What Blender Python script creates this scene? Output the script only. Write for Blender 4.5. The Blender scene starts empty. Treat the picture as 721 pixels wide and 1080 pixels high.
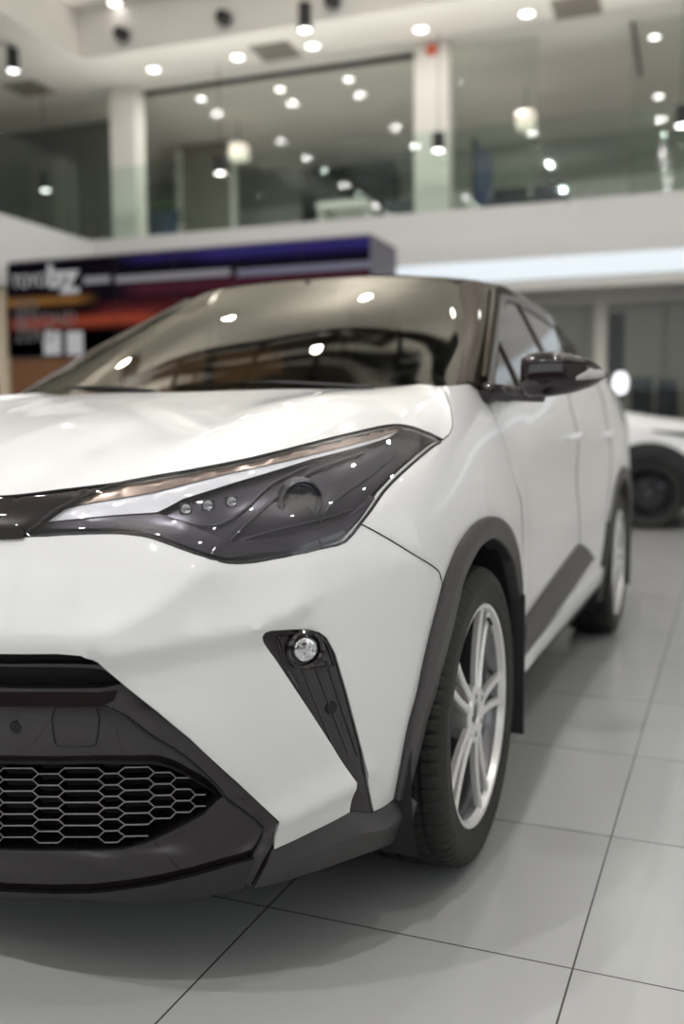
import bpy, bmesh, math, random
import numpy as np
from mathutils import Vector, Matrix
from mathutils.geometry import delaunay_2d_cdt
random.seed(7)
PI = math.pi
col = bpy.context.scene.collection
sc = bpy.context.scene

# ------------------------------------------------------------------ camera
FPX, YAW, PITCH, ROLL = 1011.7, .395, .089, -.006
CAM = np.array([1.419, -1.202, 1.002])
_f = np.array([-math.sin(YAW)*math.cos(PITCH), math.cos(YAW)*math.cos(PITCH), -math.sin(PITCH)])
_r = np.array([math.cos(YAW), math.sin(YAW), 0.])
_u = np.cross(_r, _f)
_c, _s = math.cos(ROLL), math.sin(ROLL)
_r, _u = _c*_r+_s*_u, -_s*_r+_c*_u
def ray(px, py): return _f+_r*(px-360.5)/FPX+_u*(540-py)/FPX
def at(px, py, ax, v):                        # point seen at a pixel, on the plane x / y / z = v
    d = ray(px, py); k = 'xyz'.index(ax)
    return CAM+d*(v-CAM[k])/d[k]
cd = bpy.data.cameras.new('camera'); cam = bpy.data.objects.new('camera', cd); col.objects.link(cam)
m = Matrix(((_r[0], _u[0], -_f[0]), (_r[1], _u[1], -_f[1]), (_r[2], _u[2], -_f[2]))).to_4x4()
m.translation = Vector(CAM); cam.matrix_world = m
cd.sensor_fit = 'VERTICAL'; cd.sensor_height = 36; cd.sensor_width = 24; cd.lens = FPX/1080*36
cd.dof.use_dof = True; cd.dof.focus_distance = 1.72; cd.dof.aperture_fstop = 1.7
cd.clip_start = .05; cd.clip_end = 200
sc.camera = cam

# ------------------------------------------------------------------ materials
def mat(name, base=(.8,.8,.8), rough=.5, metal=0, coat=0, coatr=.03, spec=.5, emis=None, es=0, trans=0, ior=1.45, bump=None, var=None):
    M = bpy.data.materials.new(name); M.use_nodes = True
    nt = M.node_tree; b = nt.nodes['Principled BSDF']
    b.inputs['Base Color'].default_value = (*base, 1); b.inputs['Roughness'].default_value = rough
    b.inputs['Metallic'].default_value = metal; b.inputs['Coat Weight'].default_value = coat
    b.inputs['Coat Roughness'].default_value = coatr; b.inputs['Specular IOR Level'].default_value = spec
    b.inputs['Transmission Weight'].default_value = trans; b.inputs['IOR'].default_value = ior
    if emis: b.inputs['Emission Color'].default_value = (*emis, 1); b.inputs['Emission Strength'].default_value = es
    if var or bump:
        tc = nt.nodes.new('ShaderNodeTexCoord'); n = nt.nodes.new('ShaderNodeTexNoise')
        sc_, amt = (var or bump); n.inputs['Scale'].default_value = sc_; n.inputs['Detail'].default_value = 4
        nt.links.new(tc.outputs['Object'], n.inputs['Vector'])
        if var:
            r = nt.nodes.new('ShaderNodeValToRGB')
            r.color_ramp.elements[0].color = tuple(c*(1-amt) for c in base)+(1,); r.color_ramp.elements[1].color = tuple(min(1,c*(1+amt)) for c in base)+(1,)
            r.color_ramp.elements[0].position = .3; r.color_ramp.elements[1].position = .7
            nt.links.new(n.outputs['Fac'], r.inputs['Fac']); nt.links.new(r.outputs['Color'], b.inputs['Base Color'])
        if bump:
            n2 = nt.nodes.new('ShaderNodeTexNoise'); n2.inputs['Scale'].default_value = bump[0]
            nt.links.new(tc.outputs['Object'], n2.inputs['Vector'])
            bp = nt.nodes.new('ShaderNodeBump'); bp.inputs['Strength'].default_value = bump[1]; bp.inputs['Distance'].default_value = .002
            nt.links.new(n2.outputs['Fac'], bp.inputs['Height']); nt.links.new(bp.outputs['Normal'], b.inputs['Normal'])
    return M
def glassmat(name, tint, refl_rough=.0, ior=1.5, gloss=(1,1,1)):
    M = bpy.data.materials.new(name); M.use_nodes = True; nt = M.node_tree; nt.nodes.clear()
    o = nt.nodes.new('ShaderNodeOutputMaterial'); mx = nt.nodes.new('ShaderNodeMixShader')
    fr = nt.nodes.new('ShaderNodeFresnel'); 
    ge = nt.nodes.new('ShaderNodeNewGeometry'); mr = nt.nodes.new('ShaderNodeMapRange')     # same reflectance on both faces of a thin pane
    mr.inputs['To Min'].default_value = ior; mr.inputs['To Max'].default_value = 1/ior
    nt.links.new(ge.outputs['Backfacing'], mr.inputs['Value']); nt.links.new(mr.outputs['Result'], fr.inputs['IOR'])
    t = nt.nodes.new('ShaderNodeBsdfTransparent'); t.inputs['Color'].default_value = (*tint, 1)
    g = nt.nodes.new('ShaderNodeBsdfGlossy'); g.inputs['Roughness'].default_value = refl_rough; g.inputs['Color'].default_value = (*gloss,1)
    nt.links.new(fr.outputs[0], mx.inputs[0]); nt.links.new(t.outputs[0], mx.inputs[1]); nt.links.new(g.outputs[0], mx.inputs[2])
    nt.links.new(mx.outputs[0], o.inputs['Surface'])
    return M
WHITE = mat('pearl_white_paint', (.77,.768,.77), .38, 0, .9, .035)
GLOSS = mat('piano_black', (.013,.009,.011), .5, 0, 1, .02, .0)
GLOSS.node_tree.nodes['Principled BSDF'].inputs['Coat IOR'].default_value = 1.58
ROOFP = mat('black_roof_paint', (.040,.030,.024), .4, 0, .7, .02, .0)
ROOFP.node_tree.nodes['Principled BSDF'].inputs['Coat IOR'].default_value = 1.4
MATTE = mat('matte_black_plastic', (.022,.021,.022), .5, bump=(900,.15))
DARK = mat('dark_recess', (.008,.008,.009), .6)
CLAD = mat('dark_grey_cladding', (.050,.047,.048), .42, bump=(900,.12))
RUB = mat('tyre_rubber', (.015,.014,.0135), .62, bump=(300,.3))
SILV = mat('machined_silver', (.84,.83,.82), .30, .5)
BARREL = mat('rim_barrel_grey', (.22,.22,.23), .25, .8)
GUNM = mat('gunmetal', (.10,.10,.11), .3, .8)
CHRM = mat('chrome', (.85,.85,.86), .08, 1)
WIRE = mat('grille_edge', (.34,.32,.32), .28, .6)
WSH = glassmat('windshield_glass', (.72,.74,.70), 0, 2.0, (.90,.86,.79))
SIDEG = glassmat('side_glass', (.70,.76,.68), 0, 1.8)
LENS = glassmat('headlight_lens', (.90,.90,.92), .0, 1.6)
CLEAR = glassmat('clear_lens', (.92,.92,.93), .0, 1.45)
GUIDE = mat('light_guide_white', (.70,.70,.72), .3, 0, .5)
BEZEL = mat('bronze_bezel', (.27,.205,.165), .25, .6)
DBEZ = mat('dark_bezel', (.070,.065,.080), .24, .4)
AMB = mat('indicator', (.45,.42,.42), .15, 0, 1)
INT = mat('cabin_fabric', (.05,.045,.04), .8, var=(40,.3))

# ------------------------------------------------------------------ mesh helpers
def obj(name, V, F, M, parent=None, smooth=True, ang=35, loc=None):
    me = bpy.data.meshes.new(name)
    me.from_pydata([tuple(float(c) for c in v) for v in V], [], [tuple(f) for f in F]); me.validate(); me.update()
    if isinstance(M, (list, tuple)):
        for q in M: me.materials.append(q)
    else: me.materials.append(M)
    if smooth:
        me.polygons.foreach_set('use_smooth', [True]*len(me.polygons))
        try: me.set_sharp_from_angle(angle=math.radians(ang))
        except Exception: pass
    o = bpy.data.objects.new(name, me); col.objects.link(o)
    if parent is not None: o.parent = parent
    if loc is not None: o.location = loc
    return o
def fixn(o):
    bm = bmesh.new(); bm.from_mesh(o.data); bmesh.ops.recalc_face_normals(bm, faces=bm.faces); bm.to_mesh(o.data); bm.free(); return o
def tag(o, label=None, cat=None, group=None, kind=None):
    for k, v in (('label',label),('category',cat),('group',group),('kind',kind)):
        if v: o[k] = v
    return o
def empty(name, loc=(0,0,0), rz=0):
    o = bpy.data.objects.new(name, None); col.objects.link(o); o.location = loc; o.rotation_euler = (0,0,rz); o.empty_display_size=.1
    return o
class MB:
    def __init__(s): s.V=[]; s.F=[]
    def add(s, V, F):
        n=len(s.V); s.V += [tuple(v) for v in V]; s.F += [tuple(i+n for i in f) for f in F]; return s
    def box(s, x0,x1,y0,y1,z0,z1, T=None, bev=0):
        b=bev
        if b<=0:
            V=[(x,y,z) for x in (x0,x1) for y in (y0,y1) for z in (z0,z1)]
            F=[(0,1,3,2),(4,6,7,5),(0,4,5,1),(2,3,7,6),(0,2,6,4),(1,5,7,3)]
        else:
            bm=bmesh.new(); bmesh.ops.create_cube(bm,size=1)
            for v in bm.verts: v.co=Vector(((x0+x1)/2+v.co.x*(x1-x0),(y0+y1)/2+v.co.y*(y1-y0),(z0+z1)/2+v.co.z*(z1-z0)))
            bmesh.ops.bevel(bm,geom=bm.edges[:],offset=b,segments=2,profile=.6,affect='EDGES')
            bm.verts.index_update(); V=[tuple(v.co) for v in bm.verts]; F=[tuple(v.index for v in f.verts) for f in bm.faces]; bm.free()
        if T is not None: V=[T(v) for v in V]
        return s.add(V,F)
    def tube(s, P, r, n=8, closed=False, cap=True):
        P=[np.array(p,float) for p in P]; N=len(P); V=[];F=[]
        up=None
        for i in range(N):
            a=P[(i-1)%N] if (closed or i>0) else P[i]; b=P[(i+1)%N] if (closed or i<N-1) else P[i]
            t=(b-a); t/=np.linalg.norm(t)+1e-12
            if up is None:
                up=np.cross(t,[0,0,1.]); 
                if np.linalg.norm(up)<.1: up=np.cross(t,[0,1.,0])
            up=up-t*(up@t); up/=np.linalg.norm(up)+1e-12; w=np.cross(t,up)
            rr=r[i] if hasattr(r,'__len__') else r
            for k in range(n):
                th=2*PI*k/n; V.append(P[i]+rr*(math.cos(th)*up+math.sin(th)*w))
        for i in range(N if closed else N-1):
            j=(i+1)%N
            for k in range(n):
                l=(k+1)%n; F.append((i*n+k,i*n+l,j*n+l,j*n+k))
        if cap and not closed: F.append(tuple(range(n-1,-1,-1))); F.append(tuple((N-1)*n+k for k in range(n)))
        return s.add(V,F)
    def lathe(s, prof, c, axis='z', n=32, T=None):   # prof: (radius, height)
        V=[];F=[];m=len(prof)
        for i in range(n):
            th=2*PI*i/n; cs,sn=math.cos(th),math.sin(th)
            for (r,h) in prof:
                p=(r*cs,r*sn,h)
                if axis=='x': p=(h,r*cs,r*sn)
                if axis=='y': p=(r*cs,h,r*sn)
                V.append((p[0]+c[0],p[1]+c[1],p[2]+c[2]))
        for i in range(n):
            j=(i+1)%n
            for k in range(m-1): F.append((i*m+k,j*m+k,j*m+k+1,i*m+k+1))
        if T: V=[T(v) for v in V]
        return s.add(V,F)
    def build(s,name,M,parent=None,smooth=True,ang=35,fix=True):
        o=obj(name,s.V,s.F,M,parent,smooth,ang)
        if fix: fixn(o)
        if smooth:
            try:o.data.set_sharp_from_angle(angle=math.radians(ang))
            except Exception: pass
        return o
def crv(P, n=6, closed=False):                    # Catmull-Rom through points
    P=[np.array(p,float) for p in P]; N=len(P); out=[]
    if N<3: return [P[0]+(P[-1]-P[0])*t for t in np.linspace(0,1,n+1)]
    for i in range(N if closed else N-1):
        g=lambda k: P[k%N] if closed else (P[k] if 0<=k<N else (2*P[0]-P[1] if k<0 else 2*P[-1]-P[-2]))
        a,b,c,d=g(i-1),g(i),g(i+1),g(i+2)
        # centripetal-ish: limit tangents
        t1=(c-a)/2; t2=(d-b)/2; L=np.linalg.norm(c-b)
        for t_ in (t1,t2):
            q=np.linalg.norm(t_)
            if q>L*1.1: t_*=L*1.1/q
        for k in range(n):
            t=k/n; out.append((2*t**3-3*t*t+1)*b+(t**3-2*t*t+t)*t1+(-2*t**3+3*t*t)*c+(t**3-t*t)*t2)
    if not closed: out.append(P[-1])
    return out
def resample(P, n):
    P=[np.array(p,float) for p in P]; d=[0]
    for a,b in zip(P,P[1:]): d.append(d[-1]+np.linalg.norm(b-a))
    T=np.linspace(0,d[-1],n); A=np.array(P)
    return [np.array([np.interp(t,d,A[:,k]) for k in range(A.shape[1])]) for t in T]
def grid_faces(nu,nv):
    return [(i*nv+j,(i+1)*nv+j,(i+1)*nv+j+1,i*nv+j+1) for i in range(nu-1) for j in range(nv-1)]
def loft(rows, n=4, m=4, sub=True):                # rows of points -> smooth grid
    rows=[crv(r,m) for r in rows]
    cols=[crv([rows[i][j] for i in range(len(rows))],n) for j in range(len(rows[0]))]
    nu=len(cols[0]); nv=len(cols)
    return [cols[j][i] for i in range(nu) for j in range(nv)], grid_faces(nu,nv), nu, nv
def thick(V,F,d,dirf=None):
    """give a sheet thickness d (m) along -normal"""
    bm=bmesh.new(); vs=[bm.verts.new(tuple(v)) for v in V]
    for f in F:
        try: bm.faces.new([vs[i] for i in f])
        except ValueError: pass
    bmesh.ops.recalc_face_normals(bm,faces=bm.faces); bm.normal_update()
    if dirf is not None:
        s=sum((f.normal.dot(Vector(dirf))*f.calc_area() for f in bm.faces))
        if s<0: bmesh.ops.reverse_faces(bm,faces=bm.faces); bm.normal_update()
    bmesh.ops.solidify(bm,geom=bm.faces[:],thickness=d)
    bm.verts.index_update(); V=[tuple(v.co) for v in bm.verts]; F=[tuple(v.index for v in f.verts) for f in bm.faces]; bm.free(); return V,F

# ------------------------------------------------------------------ flank surface of the car
PW=3.0; YC=.9
zt=[.10,.20,.30,.40,.50,.60,.70,.80,.86,.92,1.0,1.06,1.12,1.25]
sbt=[.14,.09,.035,.01,.0,.0,.008,.03,.06,.13,.28,.42,.60,.70]
vz=[.15,.30,.45,.60,.75,.85,.95,1.02,1.08,1.14,1.25]
WT={.90:[.84,.872,.886,.892,.892,.876,.838,.80,.765,.735,.70],
    1.30:[.83,.850,.868,.878,.874,.858,.835,.815,.795,.77,.72],
    1.60:[.83,.845,.862,.868,.856,.846,.842,.832,.812,.785,.74],
    2.10:[.83,.845,.862,.866,.850,.845,.848,.84,.82,.80,.76],
    2.70:[.83,.848,.866,.870,.860,.858,.858,.845,.825,.805,.77],
    3.20:[.84,.860,.880,.890,.888,.882,.866,.848,.828,.808,.775],
    3.55:[.84,.870,.890,.898,.900,.895,.872,.848,.825,.80,.765],
    3.90:[.82,.860,.880,.890,.890,.880,.860,.835,.80,.77,.72],
    4.20:[.76,.80,.83,.84,.84,.825,.80,.77,.74,.71,.66],
    4.38:[.60,.66,.70,.72,.73,.72,.70,.66,.62,.58,.52]}
vk=sorted(WT); WA=np.array([WT[k] for k in vk])
def smoothinterp(x,xs,ys):
    return float(np.interp(x,xs,ys))
def cubic(x, xs, ys):
    n=len(xs)
    if x<=xs[0]: return ys[0]
    if x>=xs[-1]: return ys[-1]
    i=int(np.searchsorted(xs,x,side='right'))-1
    h=xs[i+1]-xs[i]; t=(x-xs[i])/h
    m0=(ys[i+1]-ys[i-1])/(xs[i+1]-xs[i-1]) if i>0 else (ys[1]-ys[0])/(xs[1]-xs[0])
    m1=(ys[i+2]-ys[i])/(xs[i+2]-xs[i]) if i<n-2 else (ys[-1]-ys[-2])/(xs[-1]-xs[-2])
    return (2*t**3-3*t*t+1)*ys[i]+(t**3-2*t*t+t)*h*m0+(-2*t**3+3*t*t)*ys[i+1]+(t**3-t*t)*h*m1
def sb(z): return cubic(z,zt,sbt)
# resample both tables finely so look-ups stay cheap
_zf=np.linspace(.10,1.25,116); _sbf=np.array([sb(z) for z in _zf])
_vf=np.linspace(.9,4.38,175)
_tmp=np.array([[cubic(z,vz,list(row)) for z in _zf] for row in WA])
_WF=np.array([[cubic(v,vk,list(_tmp[:,j])) for j in range(len(_zf))] for v in _vf])
def sb(z): return float(np.interp(z,_zf,_sbf))
def Wd(v,z):
    v=min(max(v,.9),4.38); z=min(max(z,.10),1.25)
    a=(v-.9)/(_vf[1]-_vf[0]); i=min(int(a),173); a-=i
    b=(z-.10)/(_zf[1]-_zf[0]); j=min(int(b),114); b-=j
    return (_WF[i,j]*(1-a)+_WF[i+1,j]*a)*(1-b)+(_WF[i,j+1]*(1-a)+_WF[i+1,j+1]*a)*b
_th=np.linspace(0,PI/2,2001); _X=np.sin(_th)**(2/PW)*.895; _Y=.9-np.cos(_th)**(2/PW)*.9
_S=np.concatenate([[0],np.cumsum(np.hypot(np.diff(_X),np.diff(_Y)))]); S0=_S[-1]
creases=[]      # (polyline in (s,z), amplitude m, width up, width down)
def disp(s,z):
    k=0.
    for P,A,wu,wd in creases:
        for (a,b) in zip(P,P[1:]):
            pass
        best=None
        for (a,b) in zip(P,P[1:]):
            ax,az=a;bx,bz=b;dx,dz=bx-ax,bz-az;L2=dx*dx+dz*dz
            t=((s-ax)*dx+(z-az)*dz)/L2;t=min(1,max(0,t))
            ex,ez=s-ax-t*dx,z-az-t*dz;d=math.hypot(ex,ez)
            if best is None or d<best[0]: best=(d,(dx*ez-dz*ex)>0)
        w=wu if best[1] else wd
        q=best[0]/w
        if q<1: k+=A*(1-q)**2*(1+.6*q)
    return k
def sig0(s,z,off=0.): return sig(s,z,off-.8*disp(s,z))
def sig(s,z,off=0.):                              # point on the flank / nose surface
    k=(disp(s,z)+off)/.9
    z=float(z)
    if s<S0:
        th=np.interp(s,_S,_th); X=math.sin(th)**(2/PW); Y=math.cos(th)**(2/PW)
        return np.array([Wd(.9,z)*X*(1+k), sb(z)+YC-YC*Y*(1+k), z])
    v=YC+(s-S0)
    return np.array([Wd(v,z)*(1+k), sb(z)+v, z])
def inv(P):                                       # R and (s,z)
    x,y,z=P; v=y-sb(z)
    if v<YC:
        X=max(x,0)/Wd(.9,z); Y=(YC-v)/YC; R=(X**PW+Y**PW)**(1/PW)
        th=math.atan2(X**(PW/2),Y**(PW/2)); return R,float(np.interp(th,_th,_S)),z
    return x/Wd(v,z), S0+v-YC, z
def hit(px,py,off=0.):
    d=ray(px,py); 
    def g(t):
        P=CAM+d*t; R,s,z=inv(P)
        return R-1-(disp(s,z)+off)/.9,s,z
    t=.7
    while t<7:
        if g(t+.02)[0]<0: break
        t+=.02
    a,b=t,t+.02
    for _ in range(14):
        c=(a+b)/2
        if g(c)[0]<0:b=c
        else:a=c
    _,s,z=g(b); return (s,z)
def S_(P): return [hit(p[0],p[1]) if not (isinstance(p[0],str)) else (p[1],p[2]) for p in P]
def C(z,s=0.): return ('c',s,z)                   # explicit point (centre line by default)
def YZ(y,z): return ('c',S0+(y-sb(z))-YC,z)       # explicit flank point by car y and z

def inside(p,poly):
    x,y=p;c=False;n=len(poly);j=n-1
    for i in range(n):
        a,b=poly[i],poly[j]
        if (a[1]>y)!=(b[1]>y) and x<(b[0]-a[0])*(y-a[1])/(b[1]-a[1])+a[0]: c=not c
        j=i
    return c
def cdt(poly, h):
    """triangulate a closed outline with interior grid points"""
    P=[]
    n=len(poly)
    for i in range(n):
        a=np.array(poly[i],float);b=np.array(poly[(i+1)%n],float);L=np.linalg.norm(b-a)
        if L<1e-5: continue
        k=max(1,int(math.ceil(L/(h*.9))))
        for j in range(k): P.append(a+(b-a)*j/k)
    A=np.array(P);B=np.roll(A,-1,0);D=B-A;L2=(D**2).sum(1)+1e-12
    nb=len(P);E=[(i,(i+1)%nb) for i in range(nb)]
    x0,y0=A.min(0);x1,y1=A.max(0);pts=[]
    ny=int((y1-y0)/h)+1;nx=int((x1-x0)/h)+1
    for j in range(ny+1):
        for i in range(nx+1):
            p=(x0+(i+.5*(j%2))*h,y0+j*h*.9)
            if not inside(p,P): continue
            q=np.array(p);t=np.clip(((q-A)*D).sum(1)/L2,0,1);dd=np.hypot(*(A+D*t[:,None]-q).T)
            if dd.min()>h*.5: pts.append(Vector(p))
    r=delaunay_2d_cdt([Vector(p) for p in P]+pts,E,[list(range(nb))],1,1e-6)
    return [tuple(v) for v in r[0]],[tuple(f) for f in r[2]]
def panel(name, outline, M, parent, off=0., h=.014, depth=.03, surf=None, lip=.0015, px=True, mirror=True, ang=38, closed_centre=True, label=None):
    """body panel: outline -> curved sheet with rolled edge and a wall going inward"""
    surf=surf or sig
    poly=S_(outline) if px else outline
    V2,F=cdt(poly,h)
    ed={}
    for f in F:
        for a,b in zip(f,f[1:]+f[:1]): ed[(min(a,b),max(a,b))]=ed.get((min(a,b),max(a,b)),0)+1
    be=[e for e,c in ed.items() if c==1]; bv=sorted({i for e in be for i in e})
    bs=set(bv)
    iscen=lambda i: abs(V2[i][0])<1e-4 and closed_centre
    V=[surf(p[0],p[1],off-(lip if (i in bs and not iscen(i)) else 0)) for i,p in enumerate(V2)]
    base=len(V); idx={}
    for i in (bv if depth>0 else []):
        idx[i]=len(V); V.append(surf(V2[i][0],V2[i][1],off-depth))
    F=list(F)
    for a,b in (be if depth>0 else []):
        if iscen(a) and iscen(b): continue
        F.append((a,b,idx[b],idx[a]))
    if mirror=='join':
        n=len(V); V=V+[(-v[0],v[1],v[2]) for v in V]; F=F+[tuple(i+n for i in reversed(f)) for f in F]
    o=obj(name,V,F,M,parent)
    bm=bmesh.new(); bm.from_mesh(o.data)
    if mirror=='join': bmesh.ops.remove_doubles(bm,verts=[v for v in bm.verts if abs(v.co.x)<1e-4],dist=1e-4)
    bmesh.ops.recalc_face_normals(bm,faces=bm.faces)
    bm.to_mesh(o.data); bm.free()
    o.data.set_sharp_from_angle(angle=math.radians(ang))
    if label: o['label']=label
    if mirror is True: mirrored(o,parent)
    return o
def mirrored(o, parent):
    me=o.data.copy(); me.transform(Matrix.Scale(-1,4,(1,0,0))); me.flip_normals()
    c=bpy.data.objects.new(o.name,me); col.objects.link(c); c.parent=parent
    for k in ('label','kind'):
        if k in o: c[k]=o[k]
    return c
def seam(P, parent, off=-.0008, r=.0013, name='panel_gap', both=True, surf=None, M=None):
    P=crv([np.array(p) for p in S_(P)],5); pts=[(surf or sig)(p[0],p[1],off) for p in P]
    o=MB().tube(pts,r,5).build(name,M or DARK,parent)
    if both: mirrored(o,parent)

car=empty('car',(0,0,0))
tag(car,'large white compact SUV filling the foreground, black roof and black honeycomb lower grille','car')
# ================================================================== CAR: nose and flank panels
# creases are laid down first (points on the undisplaced surface)
L_nose=S_([C(.655),(0,674),(75,674),(120,664),(160,640),(215,600)])
L_over=S_([(118,690),(200,676),(275,661),(300,652)])
creases.append((L_nose,.013,.15,.11))
creases.append((L_over,.013,.10,.035))
L_fang=S_([(294,868),(335,847),(377,827)]); creases.append((L_fang,.012,.07,.035))
GR=[(0,690),(60,690),(85,692),(103,699),(119,713),(131,723),(165,750),(200,779),(250,825),(295,867)]
WEDGE_L=[(376.9,826),(350,786),(324.8,747),(291.5,697),(282,684),(277.6,677),(277,671.5),(280,667.5),(286,665.4)]
WEDGE_R=[(308,664),(327,664.3),(337,667),(345,673),(354,689),(366.5,730.6),(383,793),(394.8,856)]
CL_OUT=[(415.5,843),(424.4,796.6),(431,763),(440,730),(445.5,703),(452,674),(460,643),(467.8,614),(471,604),(480,581),(488.8,566),(499,553.5),(508.7,546.8),(517.6,544.5),(526.5,547.3),(535.4,556.6),(542,574),(545.4,592),(547.6,619),(548.9,655)]
SEAM=[(465.8,612),(463,603),(455,596),(433,582.7),(404,565),(381,553)]
HL_BOT=[(381,553),(365,572),(345,578),(300,588),(265,594),(240,594.5),(222,590),(190,579),(160,568),(140,564.5),(120,563),(80,564),(28,567),(0,568)]
HL_OUT=[(381,553),(392,539),(405,520),(418,506),(432,493),(447,480),(458,471),(467,464)]
HL_TOP=[(467,464),(440,452.5),(428,449.5),(418,448.5),(400,451),(366,459),(333,467),(266,484),(200,497),(133,508.5)]
arch_front=[p for p in CL_OUT if p[1]>612][:8]
bump=[C(.633)]+GR+[(289.5,896),(330,877),(369,857)]+WEDGE_L+WEDGE_R+[(405,851)]+arch_front[:-1]+[(466.8,616)]+SEAM[:-1]+HL_BOT+[C(.82)]
bumper=panel('front_bumper',bump,WHITE,car,depth=.035,mirror='join')
# wing between headlight, arch and front door
fen=[(467.8,614)]+SEAM+HL_OUT[1:]+[(474,457),(477,447),(475,430),(470,415),(466,408.5)]+[YZ(1.30,1.112),YZ(1.41,1.085),YZ(1.413,1.0),YZ(1.413,.8),YZ(1.413,.6),YZ(1.413,.45),YZ(1.40,.435)]+[(549.2,672)]+[p for p in CL_OUT if p[1]<660 and p[0]>543][::-1]+[(542,574),(535.4,556.6),(526.5,547.3),(517.6,544.5),(508.7,546.8),(499,553.5),(488.8,566),(480,581),(471,604)]
_seen=[]
for p in fen:
    if not _seen or _seen[-1]!=p: _seen.append(p)
panel('fender',_seen,WHITE,car,depth=.02)
seam(SEAM+[(378,556)],car); seam([(467,464),(474,457),(477,447),(475,430),(470,415),(466,408.5)],car)
# wheel-arch cladding: a rounded band standing proud of the wing
CL_IN=[(430,838),(433.3,825.5),(443.3,788),(450,759),(460,728),(465,707),(471,685.5),(477.7,660),(482,640),(488.8,612),(497.7,591),(506.5,576.5),(517.6,568.5),(525,570),(533,578),(540,592),(544,614),(546.3,641),(547,655)]
def band(outer,inner,prof,name,M,parent,N=70,both=True,taper=False):
    A=resample(crv(S_(outer),6),N);B=resample(crv(S_(inner),6),N)
    V=[]
    AB=list(zip(A,B)); AB=[AB[0]]+AB+[AB[-1]]
    for i,(a,b) in enumerate(AB):
        for t,off in prof:
            w_=min(1,(i/9.) ** .8) if taper else 1
            p=a+(b-a)*t; V.append(sig(p[0],p[1],(off*w_-.004*(1-w_)) if 0<i<len(AB)-1 else min(off,-.04)))
    o=obj(name,V,grid_faces(N+2,len(prof)),M,parent,ang=32); fixn(o); o.data.set_sharp_from_angle(angle=math.radians(32))
    if both: mirrored(o,parent)
    return o
band([(415.5,843)]+CL_OUT[1:],CL_IN,[(0,-.012),(0,.007),(.06,.011),(.40,.013),(.46,.012),(.95,.004),(1.0,.0),(1.0,-.05)],'wheel_arch_trim',CLAD,car)
# matte lower corner skirt with its ledge
band([(268,937),(285,933),(317,922),(366,905.4),(400,893),(415,886.5),(427,876),(434,852)],
     [(288,897),(295,894.5),(330,877),(369,857),(380,856.5),(397,856.5),(414,843.5),(430,837)],
     [(0,-.04),(0,.006),(.08,.012),(.62,.020),(.70,.016),(.98,-.004),(1.05,-.03)],'corner_skirt',CLAD,car,50,True,True)
# black trim inside the corner wedge, with lamp and sensor
wedge=[(369,862)]+[(376.9,826)]+[(p[0]-1,p[1]+1) for p in WEDGE_L[1:]]+WEDGE_R[:-1]+[(397,862)]
wg=panel('corner_vent',wedge,GLOSS,car,surf=sig0,off=-.005,h=.012,depth=.02,mirror=False)
for (a,b) in (((318,703),(357,797)),((332,700),(369,796)),((345,698),(379,798)),((304,708),(338,765))):
    A=[hit(*a),hit(*b)]; q=resample(A,10)
    MB().tube([sig0(p[0],p[1],-.0045) for p in q],.0020,6).build('rib',GLOSS,wg)
fs=hit(322,685)
fc=sig(*fs,off=.003); fn=(sig(*fs,off=.05)-fc); fn/=np.linalg.norm(fn)
def frame_at(c,n,flip=False):
    n=n/np.linalg.norm(n); x=np.cross([0,0,1.],n); x/=np.linalg.norm(x); y=np.cross(n,x)
    return lambda v: c+x*v[0]+y*v[1]+n*v[2]
T=frame_at(fc,fn)
rimm=MB().lathe([(.034,-.012),(.034,-.001),(.031,.002),(.0265,-.002),(.025,-.014)],(0,0,0),n=40,T=T).build('fog_lamp_surround',GLOSS,wg)
lam=MB().lathe([(.0,-.004),(.008,-.0045),(.0082,-.002),(.014,-.003),(.0142,-.0005),(.019,-.002),(.0192,.0),(.0235,-.004),(.0255,-.012)],(0,0,0),n=40,T=T).build('fog_lamp_reflector',CHRM,wg)
MB().lathe([(.0,.006),(.012,.005),(.020,.002),(.0255,-.003)],(0,0,0),n=32,T=T).build('fog_lamp_lens',CLEAR,wg)
MB().box(-.010,.010,-.0015,.0015,-.003,.003,T).box(-.0015,.0015,-.012,.012,-.003,.003,T).build('lamp_rib',CHRM,wg)
fs=hit(304,690); c2=sig(*fs,off=-.012)
shp=[hit(*p) for p in ((296,672),(320,669),(343,675),(352,697),(353,703),(318,706),(303,700),(297,686))]
MB().tube([sig(p[0],p[1],-.0042) for p in crv(shp,4,closed=True)],.0022,6,closed=True).build('lamp_pocket_rim',GLOSS,wg)
def sensor(px,py,off,par):
    s=hit(px,py);c=sig(*s,off=off);n=sig(*s,off=.05)-c;T=frame_at(c,n)
    o=MB().lathe([(.012,-.004),(.0115,.0015),(.009,.0005),(.0085,.0022),(0,.0024)],(0,0,0),n=24,T=T).build('parking_sensor',DARK,par)
    return o
sensor(350,747,-.0045,wg)
for o in [wg]:
    c=mirrored(o,car)
    for ch in list(o.children): mirrored(ch,c)

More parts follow.
